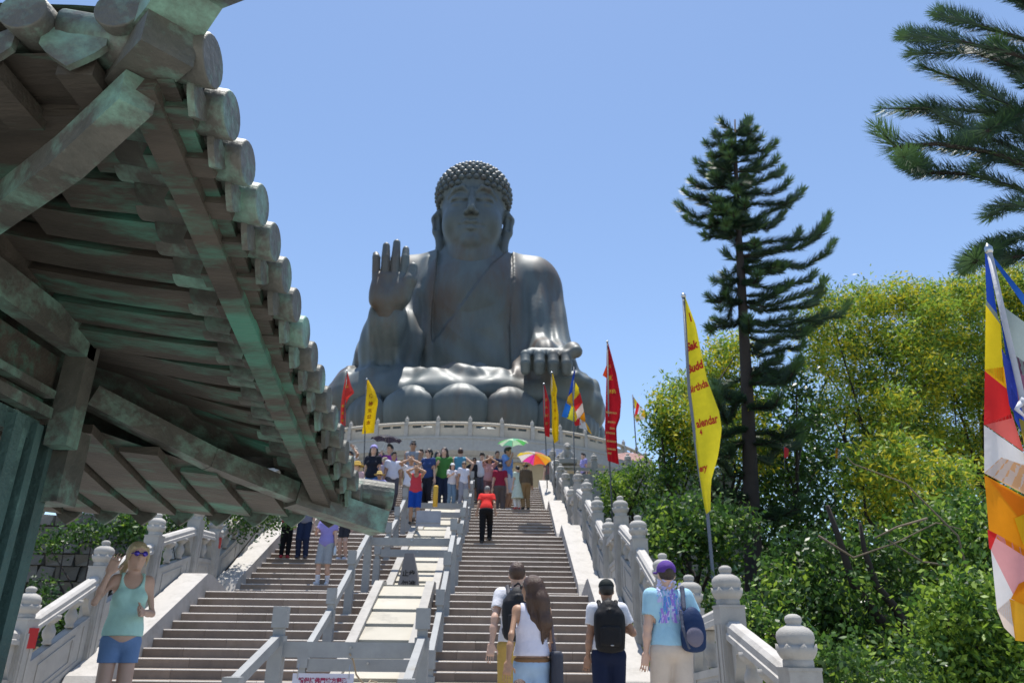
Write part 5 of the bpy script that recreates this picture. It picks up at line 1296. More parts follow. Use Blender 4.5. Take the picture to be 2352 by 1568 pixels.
# ---- walkers and the crowd higher up
def crowd(label, x, y, H, head, Y=None, lo=20, hi=46, **k):
    p, hh = stand(x, y, H, lo, hi, Y)
    if head == TOWARD: head = head + RNG.uniform(-.65, .65); k.setdefault('headturn', RNG.uniform(-.5, .5)); k.setdefault('legs', (RNG.uniform(-.1, .12), 0, RNG.uniform(-.12, .1), 0))
    return person(label, p, head, hh if Y is not None else H, k.pop('h', .021), group=None, **k)
G_ = dict(h=.017)
q = feet(740, 1345, 14, 22); P6 = person('man in a lavender shirt and grey shorts on the left stair, head hidden by roof', q, R(172), 1.76, .015, arms=('bent', 'down'), sk='fair', shirt=(.30, .27, .62), pants=(.36, .38, .40), plen='knee', shoes=(.75, .75, .78), socks=(.75, .75, .8), legs=(.08, 0, -.05, 0), hair='short', hairc='brown', hem=.84)
q = feet(652, 1281, 16, 24); person('woman in black leggings and a red top below the pavilion eave', q, AWAY + .2, 1.62, .017, arms=('bent', 'bent'), female=True, shirt=(.6, .03, .08), pants=(.008, .008, .01), shoes=(.35, .03, .05), hair='long')
q = feet(692, 1281, 16, 24); person('person in dark navy jeans standing left of the man in lavender', q, TOWARD, 1.68, .017, shirt=(.2, .2, .25), pants=(.02, .03, .07), shoes=(.05, .06, .1), hair='short')
q = feet(786, 1288, 16, 24); person('visitor in black with white shoes and a dark bag, half hidden by the eave corner', q, TOWARD - .3, 1.64, .017, arms=('bent', 'down'), shirt=(.02, .02, .03), pants=(.04, .04, .05), plen='shorts', shoes=(.75, .75, .8), hair='long', female=True)
p, hh = stand(1118, 1118, 1.60, 18, 26); RS = person('man in a bright red T shirt and black trousers bent forward climbing the right stair', p, R(-3), 1.74, .015, arms=('swing_b', 'swing_b'), lean=.42, sk='tan', shirt=(.75, .035, .03), pants=(.01, .01, .012), hair='short', hairc='grey', legs=(.16, .12, -.12, 0), hem=.90, headtilt=-.35)
ys_ = np.linspace(17, 24, 400); yq = ys_[int(np.argmin(np.abs([atY(958, 1066, q)[2] - 1.76 - (nose(q) + .22) for q in ys_])))]; q = atY(958, 1066, yq)
person('man in a red tank top and blue shorts holding a camera to his face', (q[0], yq, q[2] - 1.76), R(183), 1.76, .015, arms=('camera', 'camera'), sk='tan', shirt=(.55, .05, .07), sleeves='none', tank=True, pants=(.01, .06, .33), plen='knee', hair='short', hem=.9)
crowd('visitor with a conical straw hat and lavender top behind the far eave tile', 872, 1084, 1.66, R(190), lo=19, hi=27, arms=('hip', 'hip'), sk='tan', shirt=(.42, .40, .72), pants=(.33, .30, .26), hat='straw', hatc=(.62, .45, .16), glasses=(.02, .01, .01), h=.017)
crowd('tall man in a pale pink shirt and dark sunglasses behind the straw hat', 884, 1050, 1.82, TOWARD, lo=23, hi=29, shirt=(.66, .58, .68), pants=(.2, .18, .16), hair='short', hairc='blond', glasses=(.01, .01, .01), h=.018, wide=1.1)
crowd('woman in black top and jeans with a lavender sun visor, left of the crowd', 860, 1022, 1.62, TOWARD, Y=26.5, female=True, shirt=(.015, .018, .03), pants=(.04, .12, .3), hat='cap', hatc=(.38, .36, .75), hair='long')
crowd('man in a white shirt looking down beside the dark umbrella', 905, 1038, 1.70, TOWARD, Y=27.0, shirt=(.66, .66, .76), pants=(.1, .1, .12), hair='short', sk='tan', wide=1.1)
UMB1 = crowd('woman in a purple cardigan holding the dark umbrella', 897, 1021, 1.64, TOWARD, Y=28.4, female=True, arms=('umbrella', 'down'), shirt=(.30, .06, .34), pants=(.05, .05, .07), hair='short', sleeves='long')
crowd('grey vested man with sunglasses standing highest at the left of the crowd', 950, 1012, 1.76, TOWARD, Y=29.6, shirt=(.30, .32, .36), sleeves='none', pants=(.1, .1, .1), hair='short', hairc='grey', glasses=(.01, .01, .01), sk='tan')
crowd('person in white with a beige bag raising both hands to take a picture', 946, 1046, 1.68, TOWARD, Y=25.8, arms=('camera', 'camera'), shirt=(.70, .70, .78), pants=(.3, .25, .2), hair='short', sk='tan')
crowd('woman in a navy blue top with sunglasses left of the colourful sports shirt', 986, 1030, 1.60, TOWARD, Y=28.2, female=True, shirt=(.03, .06, .18), pants=(.02, .02, .03), hair='tied', glasses=(.01, .01, .01), arms=('hip', 'down'))
crowd('long haired visitor in a black green and yellow sports shirt', 1021, 1027, 1.66, TOWARD, Y=28.6, shirt=(.06, .20, .05), pants=(.02, .03, .06), hair='long', hairc='darkbrown', arms=('bent', 'down'))
crowd('man with a blue backpack seen from behind at the top of the stair', 1058, 1029, 1.66, AWAY, Y=30.4, shirt=(.10, .30, .42), sleeves='none', pants=(.2, .2, .2), hair='short', hairc='brown', arms=('hip', 'hip'))
crowd('woman in a white cap with long dark hair, white top and jeans', 1040, 1054, 1.64, TOWARD, lo=22, hi=30, female=True, shirt=(.70, .66, .70), pants=(.16, .24, .34), hat='cap', hatc=(.8, .8, .82), hair='long', hairc='darkbrown', h=.018, arms=('bent', 'down'))
crowd('bald man in a white shirt with sunglasses beside the woman in the white cap', 1066, 1050, 1.72, TOWARD, lo=22, hi=30, shirt=(.70, .70, .80), pants=(.3, .3, .36), hair='bald', hairc='grey', glasses=(.01, .01, .01), sk='tan', h=.018)
crowd('man in charcoal shirt and grey shorts standing tall in the centre of the crowd', 1091, 1019, 1.80, TOWARD, lo=25, hi=31, shirt=(.03, .032, .04), pants=(.09, .09, .08), plen='knee', hair='short', sk='tan', glasses=(.01, .01, .01), arms=('hip', 'down'), shoes=(.3, .3, .4))
crowd('woman with both hands raised to a phone right of the man in charcoal', 1124, 1045, 1.64, TOWARD, Y=29.6, female=True, arms=('camera', 'camera'), shirt=(.55, .30, .30), pants=(.2, .1, .1), hair='long', hairc='darkbrown', sk='tan')
crowd('boy in a grey tee and blue shorts above the man in red', 1122, 1066, 1.45, TOWARD, lo=23, hi=31, shirt=(.32, .36, .42), pants=(.12, .25, .55), plen='knee', hair='short', sk='tan', arms=('bent', 'hip'), shoes=(.6, .7, .8))
UMB2 = crowd('large man in a sky blue shirt and white shorts under the green umbrella', 1166, 1027, 1.78, R(250), Y=29.8, arms=('umbrella', 'down'), shirt=(.16, .30, .66), pants=(.60, .60, .66), plen='knee', hair='short', sk='tan', wide=1.3, shoes=(.7, .7, .7))
UMB3 = crowd('woman in a pale green and white dress under the rainbow umbrella', 1189, 1066, 1.58, R(30), lo=22, hi=30, female=True, arms=('umbrella', 'down'), shirt=(.52, .62, .54), skirt=((.55, .64, .56), .42), hair='short', shoes=(.5, .1, .1), pants=(.7, .7, .7), h=.018)
crowd('man in olive brown shirt, tan trousers and hat beside the rainbow umbrella', 1208, 1054, 1.70, R(15), lo=22, hi=30, shirt=(.12, .09, .06), sleeves='long', pants=(.25, .17, .09), hat='bucket', hatc=(.28, .17, .08), hair='short', sk='tan', h=.018)
crowd('person in lavender behind the terrace balustrade, left of the red banner', 1340, 1040, 1.62, AWAY + 2.0, Y=35.0, female=True, shirt=(.32, .30, .62), pants=(.1, .1, .12), hair='short')
UMB4 = crowd('dark haired person under the slate blue umbrella on the terrace', 1261, 1046, 1.62, AWAY, Y=36.0, female=True, shirt=(.2, .1, .1), pants=(.1, .1, .1), hair='long', arms=('umbrella', 'down'))
UMB5 = crowd('person in dark purple under the pink umbrella at the right end of the terrace', 1432, 1062, 1.60, AWAY - 1, Y=34.6, female=True, shirt=(.06, .03, .12), pants=(.1, .1, .1), hair='short', arms=('umbrella', 'down'))
crowd('visitor in a straw sun hat mostly hidden behind the roof tiles', 822, 1062, 1.62, TOWARD, Y=25.0, shirt=(.6, .4, .42), pants=(.2, .2, .2), hat='straw', hatc=(.55, .36, .08), hair='short')
crowd('visitor in maroon with a red pack walking up past the large man in blue', 1149, 1062, 1.58, AWAY, Y=29.0, shirt=(.30, .02, .05), pants=(.12, .1, .1), hair='short', hairc='darkbrown')
crowd('person at the left edge of the crowd raising an arm beside a grey post', 806, 1036, 1.66, TOWARD, Y=29.4, shirt=(.6, .6, .64), pants=(.1, .1, .1), hair='short', arms=('down', 'up'), sk='tan')
crowd('dark haired man in a grey tee between the vest wearer and the woman in navy', 968, 1032, 1.70, TOWARD, Y=30.2, shirt=(.35, .35, .38), pants=(.1, .1, .12), hair='short', sk='tan')
crowd('woman in a pale yellow top behind the sports shirt', 1006, 1036, 1.58, TOWARD, Y=30.6, female=True, shirt=(.70, .62, .30), pants=(.1, .1, .12), hair='long')
crowd('man in white with a black cap behind the boy in grey', 1108, 1040, 1.70, TOWARD, Y=30.8, shirt=(.7, .7, .74), pants=(.1, .1, .12), hair='short', hat='cap', hatc=(.03, .03, .03))
crowd('woman in a dark red blouse at the back left of the dark umbrella', 874, 1036, 1.58, TOWARD, Y=29.8, female=True, shirt=(.32, .05, .08), pants=(.1, .1, .12), hair='long')
crowd('man in a navy polo shirt at the top of the right stair', 1142, 1036, 1.72, TOWARD, Y=31.4, shirt=(.03, .05, .12), pants=(.3, .26, .2), hair='short', sk='tan')
# ================================================================== umbrellas
def umbrella(label, x, y, Y, rad, cols, tilt=(0, 0), holder=None, dome=.34):
    c = atY(x, y, Y)                                   # top of the canopy
    t = empty('umbrella', tuple(c - np.array([0, 0, .75])), label, 'umbrella')
    n = 8; Rm = np.array(Matrix.Rotation(tilt[0], 3, 'X') @ Matrix.Rotation(tilt[1], 3, 'Y')); g0 = c - np.array([0, 0, .75])
    ms = [cloth(k, .5, .35) for k in cols]
    def pt(a, r, sag=0): return g0 + Rm @ (np.array([r * rad * math.cos(a), r * rad * math.sin(a), -dome * rad * r ** 1.9 - sag * r * r * rad]) + np.array([0, 0, .75]))
    for k in range(n):
        b = MB(); a0, a1 = 2 * math.pi * k / n, 2 * math.pi * (k + 1) / n
        rows = []
        for i in range(7):
            r = i / 6; rows.append([pt(a0 + (a1 - a0) * j / 6, r * (1 - .06 * math.sin(math.pi * j / 6) * (r > .9)), -.07 * math.sin(math.pi * j / 6) * r) for j in range(7)])
        b.grid(rows); b.build('canopy_panel', ms[k % len(ms)], t, True)
        b = MB(); b.tube([pt(a0, q) - np.array([0, 0, .008]) for q in (0, .35, .7, 1)], .006, 4); b.build('rib', STEEL, t)
    b = MB(); top = g0 + Rm @ np.array([0, 0, .80]); bot = g0 + Rm @ np.array([0, 0, -.05])
    if holder is not None: bot = world_of(holder, holder['arm'][1][1]) * 1.0
    b.tube([top, bot], .011, 6); b.build('shaft', STEEL, t); return t
umbrella('dark charcoal umbrella above the left of the crowd', 887, 1000, 28.2, .62, [(.03, .028, .045)], (R(4), R(4)), UMB1)
umbrella('green and white patterned umbrella over the large man in blue', 1180, 1008, 29.6, .62, [(.12, .55, .14), (.45, .72, .45), (.16, .5, .3), (.6, .75, .55)], (R(3), R(-3)), UMB2)
umbrella('rainbow panelled umbrella in orange, white, pink and yellow', 1222, 1039, 25.4, .60, [(.80, .36, .03), (.80, .12, .03), (.75, .05, .35), (.75, .70, .68), (.80, .6, .05), (.70, .68, .66), (.8, .3, .25), (.78, .55, .1)], (R(-8), R(8)), UMB3)
umbrella('slate blue umbrella behind the yellow banner on the terrace', 1274, 1033, 35.8, .82, [(.13, .18, .30)], (0, R(3)), UMB4, .25)
umbrella('pale pink umbrella at the right end of the terrace', 1442, 1041, 34.6, .75, [(.62, .40, .38)], (0, R(4)), UMB5, .28)

# ================================================================== lettering
def text_mesh(body, size, bold=0.0):
    cu = bpy.data.curves.new('lettering', 'FONT'); cu.body = body; cu.size = size; cu.align_x = 'CENTER'; cu.align_y = 'CENTER'; cu.offset = bold; cu.resolution_u = 3
    o = bpy.data.objects.new('lettering', cu); col.objects.link(o)
    dg = bpy.context.evaluated_depsgraph_get(); me = bpy.data.meshes.new_from_object(o.evaluated_get(dg))
    V = np.array([v.co[:] for v in me.vertices]).reshape(-1, 3); F = [tuple(p.vertices) for p in me.polygons]
    bpy.data.objects.remove(o); bpy.data.curves.remove(cu); bpy.data.meshes.remove(me); return V, F

# ================================================================== flags and banners
def interp_rows(rows):
    """rows: (t, left x, right x, y left, y right) in frame points; returns function (u, v) -> frame point"""
    T_ = [r[0] for r in rows]
    def f(u, v):
        q = [np.interp(v, T_, [r[i] for r in rows]) for i in range(1, 5)]
        return q[0] + (q[1] - q[0]) * u, q[2] + (q[3] - q[2]) * u
    return f
def flag(name, label, group, rows, Y, cols, bands, pole, pr=.016, wave=.10, nw=1.6, ph=0.0, texts=(), tcol=(.5, .02, .02), nu=14, nv=36, polec=(.12, .13, .14), tall=1.0):
    f = interp_rows(rows)
    def S3(u, v, off=0.0):
        x, y = f(u, v); d = Y + wave * (math.sin(nw * 6.28 * u + ph + v * 3.0) * (.25 + .75 * u) + .35 * math.sin(5 * v + ph)) * .5
        return atY(x, y, d - off)
    base = atY(pole[-1][0], pole[-1][1], Y); t = empty(name, tuple(base), label, 'flag' if name == 'flag' else 'banner', group)
    V, F, M_ = [], [], []
    for bi, (u0, u1, v0, v1, ci) in enumerate(bands):
        a, c = max(2, int(nu * (u1 - u0) + 1)), max(2, int(nv * (v1 - v0) + 1)); o = len(V)
        for i in range(a + 1):
            for j in range(c + 1): V.append(S3(u0 + (u1 - u0) * i / a, v0 + (v1 - v0) * j / c))
        for i in range(a):
            for j in range(c): F.append((o + i * (c + 1) + j, o + i * (c + 1) + j + 1, o + (i + 1) * (c + 1) + j + 1, o + (i + 1) * (c + 1) + j)); M_.append(ci)
    part('flag_cloth', V, F, [cloth(k, .7, .45) for k in cols], t, M_, True)
    b = MB(); P = [atY(x, y, Y + .02) for x, y in pole]; b.tube(P, pr, 8); b.build('flag_pole', cloth(polec, .5), t, True)
    b = MB(); b.lathe([(pr * .6, -.02), (pr * 1.5, .0), (pr * 1.6, pr * 1.6), (.002, pr * 3)], P[0], 8); b.build('pole_cap', STEEL, t, True)
    tm = cloth(tcol, .7)
    for body, u, v, hu, bold in texts:
        TV, TF = text_mesh(body, 1.0, bold)
        if len(TV) == 0: continue
        w = TV[:, 0].max() - TV[:, 0].min(); hgt = TV[:, 1].max() - TV[:, 1].min()
        # local size of the cloth
        Lu = np.linalg.norm(np.array(S3(.9, v)) - np.array(S3(.1, v))) / .8; Lv = np.linalg.norm(np.array(S3(.5, min(1, v + .05))) - np.array(S3(.5, max(0, v - .05)))) / .1
        k = hu * Lu / max(w, 1e-3)
        W_ = [S3(np.clip(u + (p[0]) * k / Lu, .02, .98), v - p[1] * k / Lv, .012) for p in TV * np.array([1, tall, 1])]
        part('lettering', W_, TF, tm, t)
    return t
BLUE, YEL, RED, WHI, ORA = (.02, .07, .42), (.85, .62, .02), (.72, .03, .03), (.78, .75, .74), (.85, .30, .01)
# near striped flag at the right edge: folded layers overlap, so the stripes come in broken diagonals
b = None
NY = 3.4
nf = empty('flag', tuple(atY(2420, 1300, NY)), 'large striped blue, yellow, red, white and orange flag hanging close at the right edge', 'flag')
def fpoly(pts, c, d=0.0, fold=.0):
    """one stripe of the cloth: quad given by frame points, gently bowed"""
    p = [np.array(q, float) for q in pts]; n = 8; V = []; F = []
    for i in range(n + 1):
        for j in range(n + 1):
            u, v = i / n, j / n; q = p[0] * (1 - u) * (1 - v) + p[1] * u * (1 - v) + p[2] * u * v + p[3] * (1 - u) * v
            V.append(atY(q[0], q[1], NY + d + .035 * math.sin(q[0] * .035 + q[1] * .006) + .05 * math.sin(q[1] * .008)))
    for i in range(n):
        for j in range(n): F.append((i * (n + 1) + j, i * (n + 1) + j + 1, (i + 1) * (n + 1) + j + 1, (i + 1) * (n + 1) + j))
    part('flag_stripe', V, F, cloth(c, .7, .5), nf, smooth=True)
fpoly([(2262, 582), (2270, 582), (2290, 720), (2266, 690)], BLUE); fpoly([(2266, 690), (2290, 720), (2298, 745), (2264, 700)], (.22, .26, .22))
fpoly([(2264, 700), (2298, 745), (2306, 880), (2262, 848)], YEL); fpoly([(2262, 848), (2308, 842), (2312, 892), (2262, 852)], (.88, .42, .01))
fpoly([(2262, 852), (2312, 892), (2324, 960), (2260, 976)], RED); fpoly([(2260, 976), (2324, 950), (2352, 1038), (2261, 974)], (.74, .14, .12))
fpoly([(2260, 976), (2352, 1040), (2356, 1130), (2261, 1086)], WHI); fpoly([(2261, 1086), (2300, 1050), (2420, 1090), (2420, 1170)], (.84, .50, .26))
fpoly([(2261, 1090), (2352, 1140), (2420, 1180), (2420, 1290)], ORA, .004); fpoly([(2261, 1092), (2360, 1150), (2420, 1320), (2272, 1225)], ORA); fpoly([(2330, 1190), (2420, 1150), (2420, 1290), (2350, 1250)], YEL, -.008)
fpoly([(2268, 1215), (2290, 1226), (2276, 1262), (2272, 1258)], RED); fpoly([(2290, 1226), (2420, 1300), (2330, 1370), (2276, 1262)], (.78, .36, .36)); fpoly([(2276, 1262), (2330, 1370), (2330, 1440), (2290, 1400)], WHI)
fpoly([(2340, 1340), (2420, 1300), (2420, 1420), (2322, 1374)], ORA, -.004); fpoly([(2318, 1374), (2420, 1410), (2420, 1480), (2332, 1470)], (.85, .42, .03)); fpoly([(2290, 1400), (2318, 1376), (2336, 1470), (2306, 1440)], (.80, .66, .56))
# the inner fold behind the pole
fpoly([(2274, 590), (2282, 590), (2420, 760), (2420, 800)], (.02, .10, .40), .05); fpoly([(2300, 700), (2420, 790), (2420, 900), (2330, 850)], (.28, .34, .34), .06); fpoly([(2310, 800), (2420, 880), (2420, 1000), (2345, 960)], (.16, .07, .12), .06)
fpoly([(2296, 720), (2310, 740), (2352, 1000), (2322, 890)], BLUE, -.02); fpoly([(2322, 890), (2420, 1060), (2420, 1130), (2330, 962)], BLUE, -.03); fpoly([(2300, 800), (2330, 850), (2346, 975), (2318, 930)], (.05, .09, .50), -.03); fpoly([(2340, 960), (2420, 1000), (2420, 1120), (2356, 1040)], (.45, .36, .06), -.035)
b = MB(); P = [atY(x, y, NY - .06) for x, y in ((2272, 578), (2308, 740), (2352, 930), (2440, 1330), (2480, 1520))]
b.tube(P, .013, 10); b.build('flag_pole', cloth((.42, .43, .47), .55), nf, True)
b = MB(); b.lathe([(.014, -.01), (.019, 0), (.019, .025), (.012, .034), (.003, .05)], P[0], 10); b.build('pole_cap', STEEL, nf, True)
b = MB(); q = atY(2346, 925, NY - .085); b.tube([q + (.0, 0, .02), q + (.02, -.01, 0), q + (.05, 0, -.04)], [.012, .02, .008], 7); b.tube([q, q + (-.03, 0, -.03), q + (.01, 0, -.08)], [.014, .012, .004], 6); b.build('knot', cloth((.62, .62, .66), .8), nf, True)
# yellow banner with red lettering in front of the pine
flag('banner', 'tall yellow banner with red English lettering in front of the pine', 'festival banners', [(0, 1570, 1574, 682, 682), (.14, 1573, 1598, 755, 745), (.27, 1575, 1610, 820, 805), (.42, 1578, 1624, 890, 870), (.60, 1588, 1652, 965, 945), (.68, 1596, 1658, 1000, 985), (.80, 1603, 1650, 1060, 1045), (.90, 1609, 1633, 1110, 1105), (.97, 1618, 1632, 1165, 1160), (1, 1622, 1632, 1180, 1172)],
     13.0, [(.83, .70, .03)], [(0, 1, 0, 1, 0)], [(1570, 682), (1583, 900), (1606, 1080), (1625, 1180), (1640, 1345), (1644, 1400)], .03, .16, .7, .4,
     [('Sak', .46, .232, .80, .05), ('Budd', .50, .338, .88, .045), ('Birthda', .50, .440, .92, .03), ('alendar', .52, .628, .78, .03), ('4', .24, .672, .10, .03), ('ery', .26, .835, .46, .03), ('1', .7, .10, .15, .03)], (.45, .02, .015), polec=(.16, .18, .22), tall=1.55)
GOLD = (.75, .45, .05)
flag('banner', 'tall red banner with rows of gold lettering before the terrace balustrade', 'festival banners', [(0, 1394, 1397, 788, 788), (.12, 1393, 1406, 820, 820), (.25, 1393, 1416, 860, 858), (.47, 1391, 1427, 925, 920), (.62, 1390, 1424, 965, 960), (.72, 1389, 1416, 985, 982), (.9, 1393, 1418, 1030, 1032), (1, 1396, 1422, 1058, 1066)],
     20.0, [(.52, .012, .022)], [(0, 1, 0, 1, 0)], [(1395, 786), (1400, 1060), (1410, 1250)], .022, .2, 1.1, .0,
     [('佛', .42, .19, .40, .02), ('誕', .36, .28, .46, .02), ('慶典', .40, .39, .66, .02)], GOLD)
f_ = [o for o in bpy.data.objects if o.get('label', '').startswith('tall red banner with rows')][0]
b = MB()
for yy, x0, x1 in ((946, 1392, 1416), (968, 1396, 1413), (983, 1401, 1412), (993, 1392, 1412), (1012, 1394, 1414), (1030, 1395, 1413), (1040, 1396, 1405)):
    x = x0
    while x < x1:
        w = random.uniform(1.2, 2.6); P4 = [atY(x + i, yy + (x - x0) * .12 + j, 19.86) for i, j in ((0, -2.4), (w, -2.2), (w, 2.2), (0, 2.2))]; b.add(P4, [(0, 1, 2, 3)]); x += w + 1.1
o = b.build('lettering', cloth((.55, .33, .10), .7), f_); o['kind'] = 'stuff'
b = MB(); b.add([atY(x, y, 20.05) for x, y in ((1393, 838), (1393, 868), (1384, 862))], [(0, 1, 2)]); b.build('flag_tail', cloth((.80, .08, .02), .7, .5), f_)
flag('banner', 'short red banner with gold characters at the left end of the lotus seat', 'festival banners', [(0, 796, 799, 856, 856), (.22, 790, 806, 885, 884), (.40, 786, 814, 905, 902), (.45, 785, 802, 915, 912), (.6, 783, 794, 930, 930), (1, 781, 793, 978, 978)],
     30.0, [(.62, .05, .04)], [(0, 1, 0, 1, 0)], [(797, 854), (790, 980), (786, 1120)], .025, .2, 1, 1, [('吉', .4, .24, .45, .02), ('祥', .45, .62, .6, .02), ('如', .5, .76, .6, .02), ('意', .5, .90, .6, .02)], GOLD)
flag('banner', 'yellow banner with dark red characters above the dark umbrella', 'festival banners', [(0, 841, 846, 875, 872), (.25, 841, 861, 905, 897), (.35, 840, 868, 918, 918), (.42, 839, 868, 930, 926), (.6, 838, 864, 950, 948), (1, 831, 859, 996, 994)],
     30.0, [(.85, .55, .01)], [(0, 1, 0, 1, 0)], [(842, 872), (838, 1000), (833, 1150)], .025, .2, .8, 2, [('佛', .5, .30, .42, .02), ('神', .42, .42, .36, .02), ('生', .42, .55, .36, .02), ('紀', .42, .67, .36, .02), ('念', .42, .79, .36, .02)], (.30, .03, .01))
flag('banner', 'narrow red banner directly left of the yellow one below the open bronze hand', 'festival banners', [(0, 1248, 1251, 884, 884), (.4, 1248, 1262, 925, 922), (.85, 1250, 1263, 985, 985), (1, 1252, 1262, 1000, 1004)],
     32.0, [(.50, .02, .025)], [(0, 1, 0, 1, 0)], [(1249, 882), (1253, 1000), (1257, 1120)], .025, .2, 1, 0, [('普', .5, .34, .5, .02), ('天', .5, .48, .5, .02), ('同', .5, .62, .5, .02), ('慶', .5, .76, .5, .02)], (.62, .34, .08))
flag('banner', 'narrow yellow banner below the open bronze hand', 'festival banners', [(0, 1266, 1270, 858, 858), (.25, 1265, 1280, 897, 895), (.4, 1267, 1278, 915, 912), (.65, 1268, 1283, 955, 952), (.9, 1268, 1283, 995, 992), (1, 1273, 1282, 1018, 1012)],
     31.0, [(.85, .55, .01)], [(0, 1, 0, 1, 0)], [(1267, 856), (1272, 1016), (1276, 1120)], .025, .2, 1, 1.5, [('佛', .5, .34, .4, .02), ('光', .5, .46, .4, .02), ('普', .5, .58, .4, .02), ('照', .5, .70, .4, .02)], (.55, .16, .01))
def stripes(name, label, polys, Y, pole, pr):
    t = empty(name, tuple(atY(pole[-1][0], pole[-1][1], Y)), label, 'flag', 'small striped flags')
    for pts, c in polys:
        p = [np.array(q, float) for q in pts]; V = []; n = 5
        for i in range(n + 1):
            for j in range(n + 1):
                u, v = i / n, j / n; q = p[0] * (1 - u) * (1 - v) + p[1] * u * (1 - v) + p[2] * u * v + p[3] * (1 - u) * v
                V.append(atY(q[0], q[1], Y + .12 * math.sin(q[0] * .16) + .05 * math.sin(q[1] * .1)))
        F = [(i * (n + 1) + j, i * (n + 1) + j + 1, (i + 1) * (n + 1) + j + 1, (i + 1) * (n + 1) + j) for i in range(n) for j in range(n)]
        part('flag_stripe', V, F, cloth(c, .7, .5), t, smooth=True)
    b = MB(); b.tube([atY(x, y, Y - .05) for x, y in pole], pr, 7); b.build('flag_pole', cloth((.10, .12, .16), .5), t, True)
stripes('flag', 'striped five colour flag flying in front of the right bronze knee', [
    ([(1318, 850), (1322, 850), (1314, 900), (1305, 910)], BLUE), ([(1305, 910), (1314, 900), (1316, 935), (1301, 925)], (.85, .45, .02)), ([(1301, 920), (1313, 928), (1305, 960), (1290, 956)], (.02, .14, .52)),
    ([(1322, 878), (1329, 890), (1331, 905), (1318, 918)], YEL), ([(1318, 918), (1332, 900), (1338, 925), (1320, 948)], RED), ([(1313, 928), (1319, 935), (1318, 968), (1302, 960)], (.80, .74, .05)),
    ([(1318, 948), (1338, 924), (1341, 945), (1326, 966)], (.74, .60, .54)), ([(1320, 935), (1326, 958), (1322, 968), (1318, 966)], YEL), ([(1318, 970), (1330, 958), (1334, 975), (1322, 978)], RED), ([(1332, 958), (1342, 946), (1345, 966), (1338, 972)], ORA),
    ([(1332, 962), (1345, 970), (1350, 988), (1330, 982)], WHI), ([(1343, 966), (1352, 980), (1359, 997), (1349, 988)], (.85, .45, .02))], 24.0, [(1318, 842), (1318, 1000), (1320, 1090)], .018)
stripes('flag', 'small striped flag on a thin pole at the far right of the terrace', [
    ([(1453, 908), (1456, 912), (1458, 938), (1455, 938)], (.02, .05, .25)), ([(1456, 912), (1463, 922), (1460, 938), (1458, 936)], YEL), ([(1463, 922), (1469, 930), (1464, 952), (1457, 956)], RED),
    ([(1469, 930), (1478, 940), (1472, 952), (1466, 948)], WHI), ([(1478, 940), (1489, 950), (1483, 960), (1472, 954)], (.85, .45, .02)), ([(1457, 956), (1466, 950), (1472, 964), (1462, 970)], (.82, .50, .2)), ([(1466, 950), (1474, 954), (1482, 960), (1472, 966)], WHI)], 36.0, [(1453, 906), (1460, 1010), (1465, 1070)], .03)
for lab, x, y, c in (('scrap of red flag seen through the branches right of the pine trunk', 1804, 1040, RED), ('scrap of orange and white flag seen through the branches', 1922, 1042, ORA)):
    stripes('flag', lab, [([(x - 3, y - 14), (x + 3, y - 12), (x + 2, y + 12), (x - 3, y + 10)], c), ([(x + 3, y - 12), (x + 8, y - 9), (x + 7, y + 8), (x + 2, y + 11)], (.6, .05, .05) if c is RED else WHI)], 20.0, [(x - 3, y - 16), (x - 2, y + 40)], .010)

# ================================================================== boards on the guard rail
wb = empty('notice_board', (-2.2, 10.36, -.62), 'white board with a row of red Chinese characters hung on the lowest cross beams', 'sign')
y_ = 10.34; p0, p1 = atY(673, 1547, y_), atY(813, 1552, y_)
w = p1[0] - p0[0]; cxb = (p0[0] + p1[0]) / 2; zt = p0[2]; wb.location = (cxb, y_, zt - .2); ORG[wb.name] = np.array((cxb, y_, zt - .2))
b = MB(); b.box((cxb, y_, zt - .20), (w, .015, .42)); b.build('board', mat('board_white', (.62, .62, .72), .5, c2=(.56, .56, .66)), wb)
TV, TF = text_mesh('請保持佛門地方整潔', .1, .004); k = w * .80 / (TV[:, 0].max() - TV[:, 0].min())
part('lettering', [(cxb + p[0] * k, y_ - .0105, zt - .075 + p[1] * k) for p in TV], TF, mat('sign_red', (.36, .03, .10), .6), wb)
b = MB(); b.box((cxb, y_ - .009, zt - .145), (w * .8, .002, .012)); b.build('rule_line', bpy.data.materials['sign_red'], wb)
for q in (-.42, .42):
    b = MB(); b.tube([(cxb + q * w, y_ + .02, zt + .12), (cxb + q * w, y_ - .012, zt + .05), (cxb + q * w, y_ - .012, zt - .05)], .006, 5); b.build('hook', STEEL, wb)
bb_ = empty('blank_board', tuple(atY(985, 1190, 20.3)), 'blank grey board hung on the guard rail below the man in the red tank top', 'sign')
p0, p1, p2 = atY(957, 1172, 20.3), atY(1013, 1172, 20.3), atY(957, 1208, 20.3)
b = MB(); b.box(((p0[0] + p1[0]) / 2, 20.3, (p0[2] + p2[2]) / 2), (p1[0] - p0[0], .03, p0[2] - p2[2])); b.box(((p0[0] + p1[0]) / 2, 20.27, p2[2] + .10), (p1[0] - p0[0], .02, .02)); b.build('board', mat('board_grey', (.34, .35, .40), .6), bb_)
pyr = empty('tapered_marker', tuple(atY(945, 1352, 18.2)), 'dark grey tapered marker with black characters standing on the ramp', 'marker')
pt_, pbm = atY(942, 1272, 18.2), atY(940, 1353, 18.0); hgt = pt_[2] - pbm[2]
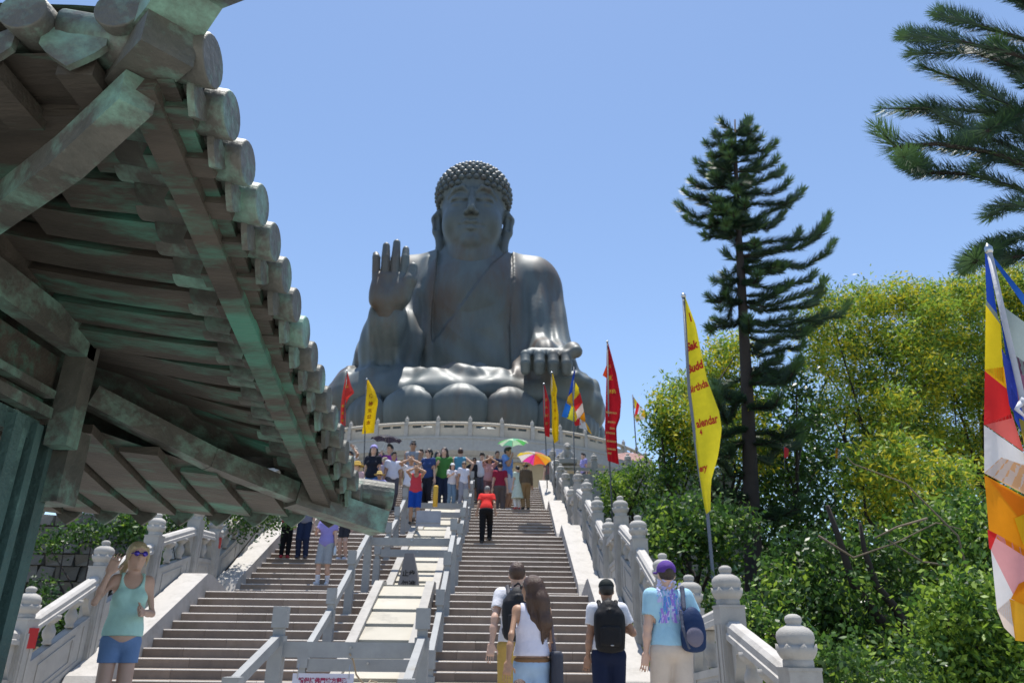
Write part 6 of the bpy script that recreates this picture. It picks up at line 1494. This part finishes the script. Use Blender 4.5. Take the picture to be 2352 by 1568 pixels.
b = MB(); b.hexa([(pbm[0] - .26 + .0, 17.8, pbm[2]), (pbm[0] + .26, 17.8, pbm[2]), (pbm[0] + .26, 18.3, pbm[2]), (pbm[0] - .26, 18.3, pbm[2]), (pt_[0] - .10, 18.0, pt_[2]), (pt_[0] + .10, 18.0, pt_[2]), (pt_[0] + .10, 18.2, pt_[2]), (pt_[0] - .10, 18.2, pt_[2])]); b.build('marker_body', mat('marker_grey', (.17, .165, .17), .7), pyr)
for body, f, sz in (('止步', .42, .15), ('勿進', .12, .17)):
    TV, TF = text_mesh(body, sz, .004); part('lettering', [(pbm[0] + (pt_[0] - pbm[0]) * (f + p[1] / hgt) + p[0], 17.8 + .2 * (f + p[1] / hgt) - .006, pbm[2] + hgt * f + p[1]) for p in TV], TF, cloth((.02, .02, .022)), pyr)
yb_ = empty('bollard', tuple(atY(999, 1165, 21.5)), 'small yellow bollard standing on the ramp behind the guard rail', 'bollard')
q = atY(999, 1163, 21.5); b = MB(); b.lathe([(.07, 0), (.07, .55), (.055, .60), (.01, .61)], q, 10); b.build('bollard_body', cloth((.70, .42, .06), .5), yb_, True)
lion = empty('stone_lion', tuple(atY(1305, 1065, 33.0)), 'small seated stone lion on a plinth at the head of the stair', 'statue')
q = atY(1303, 1066, 33.2); S = SDF(q + np.array((-.6, -.5, -.1)), q + np.array((.6, .5, 1.1)), .03)
S.box(q + np.array((0, 0, .1)), (.42, .3, .12), .03).ell(q + np.array((0, .1, .38)), (.34, .28, .28), .1).ell(q + np.array((0, -.05, .52)), (.2, .18, .24), .1).ell(q + np.array((0, -.08, .80)), (.17, .18, .17), .06).ell(q + np.array((0, -.22, .74)), (.09, .1, .08), .04)
for sx in (-1, 1): S.cone(q + np.array((sx * .12, -.16, .5)), q + np.array((sx * .13, -.2, .22)), .07, .07, .04).ell(q + np.array((sx * .24, .1, .28)), (.12, .2, .14), .05)
V, Q = S.mesh(); part('lion_body', V, Q, GRANITE, lion, smooth=True)
bt = empty('water_bottle', tuple(world_of(P6, P6['arm'][-1][1])), 'clear water bottle in the hand of the man in the lavender shirt', 'bottle')
b = MB(); b.lathe([(.03, 0), (.035, .02), (.035, .15), (.015, .19), (.015, .22)], world_of(P6, P6['arm'][-1][1]) + np.array((0, -.04, -.22)), 10); b.build('bottle_body', mat('bottle', (.6, .68, .75), .15, spec=.8), bt, True)
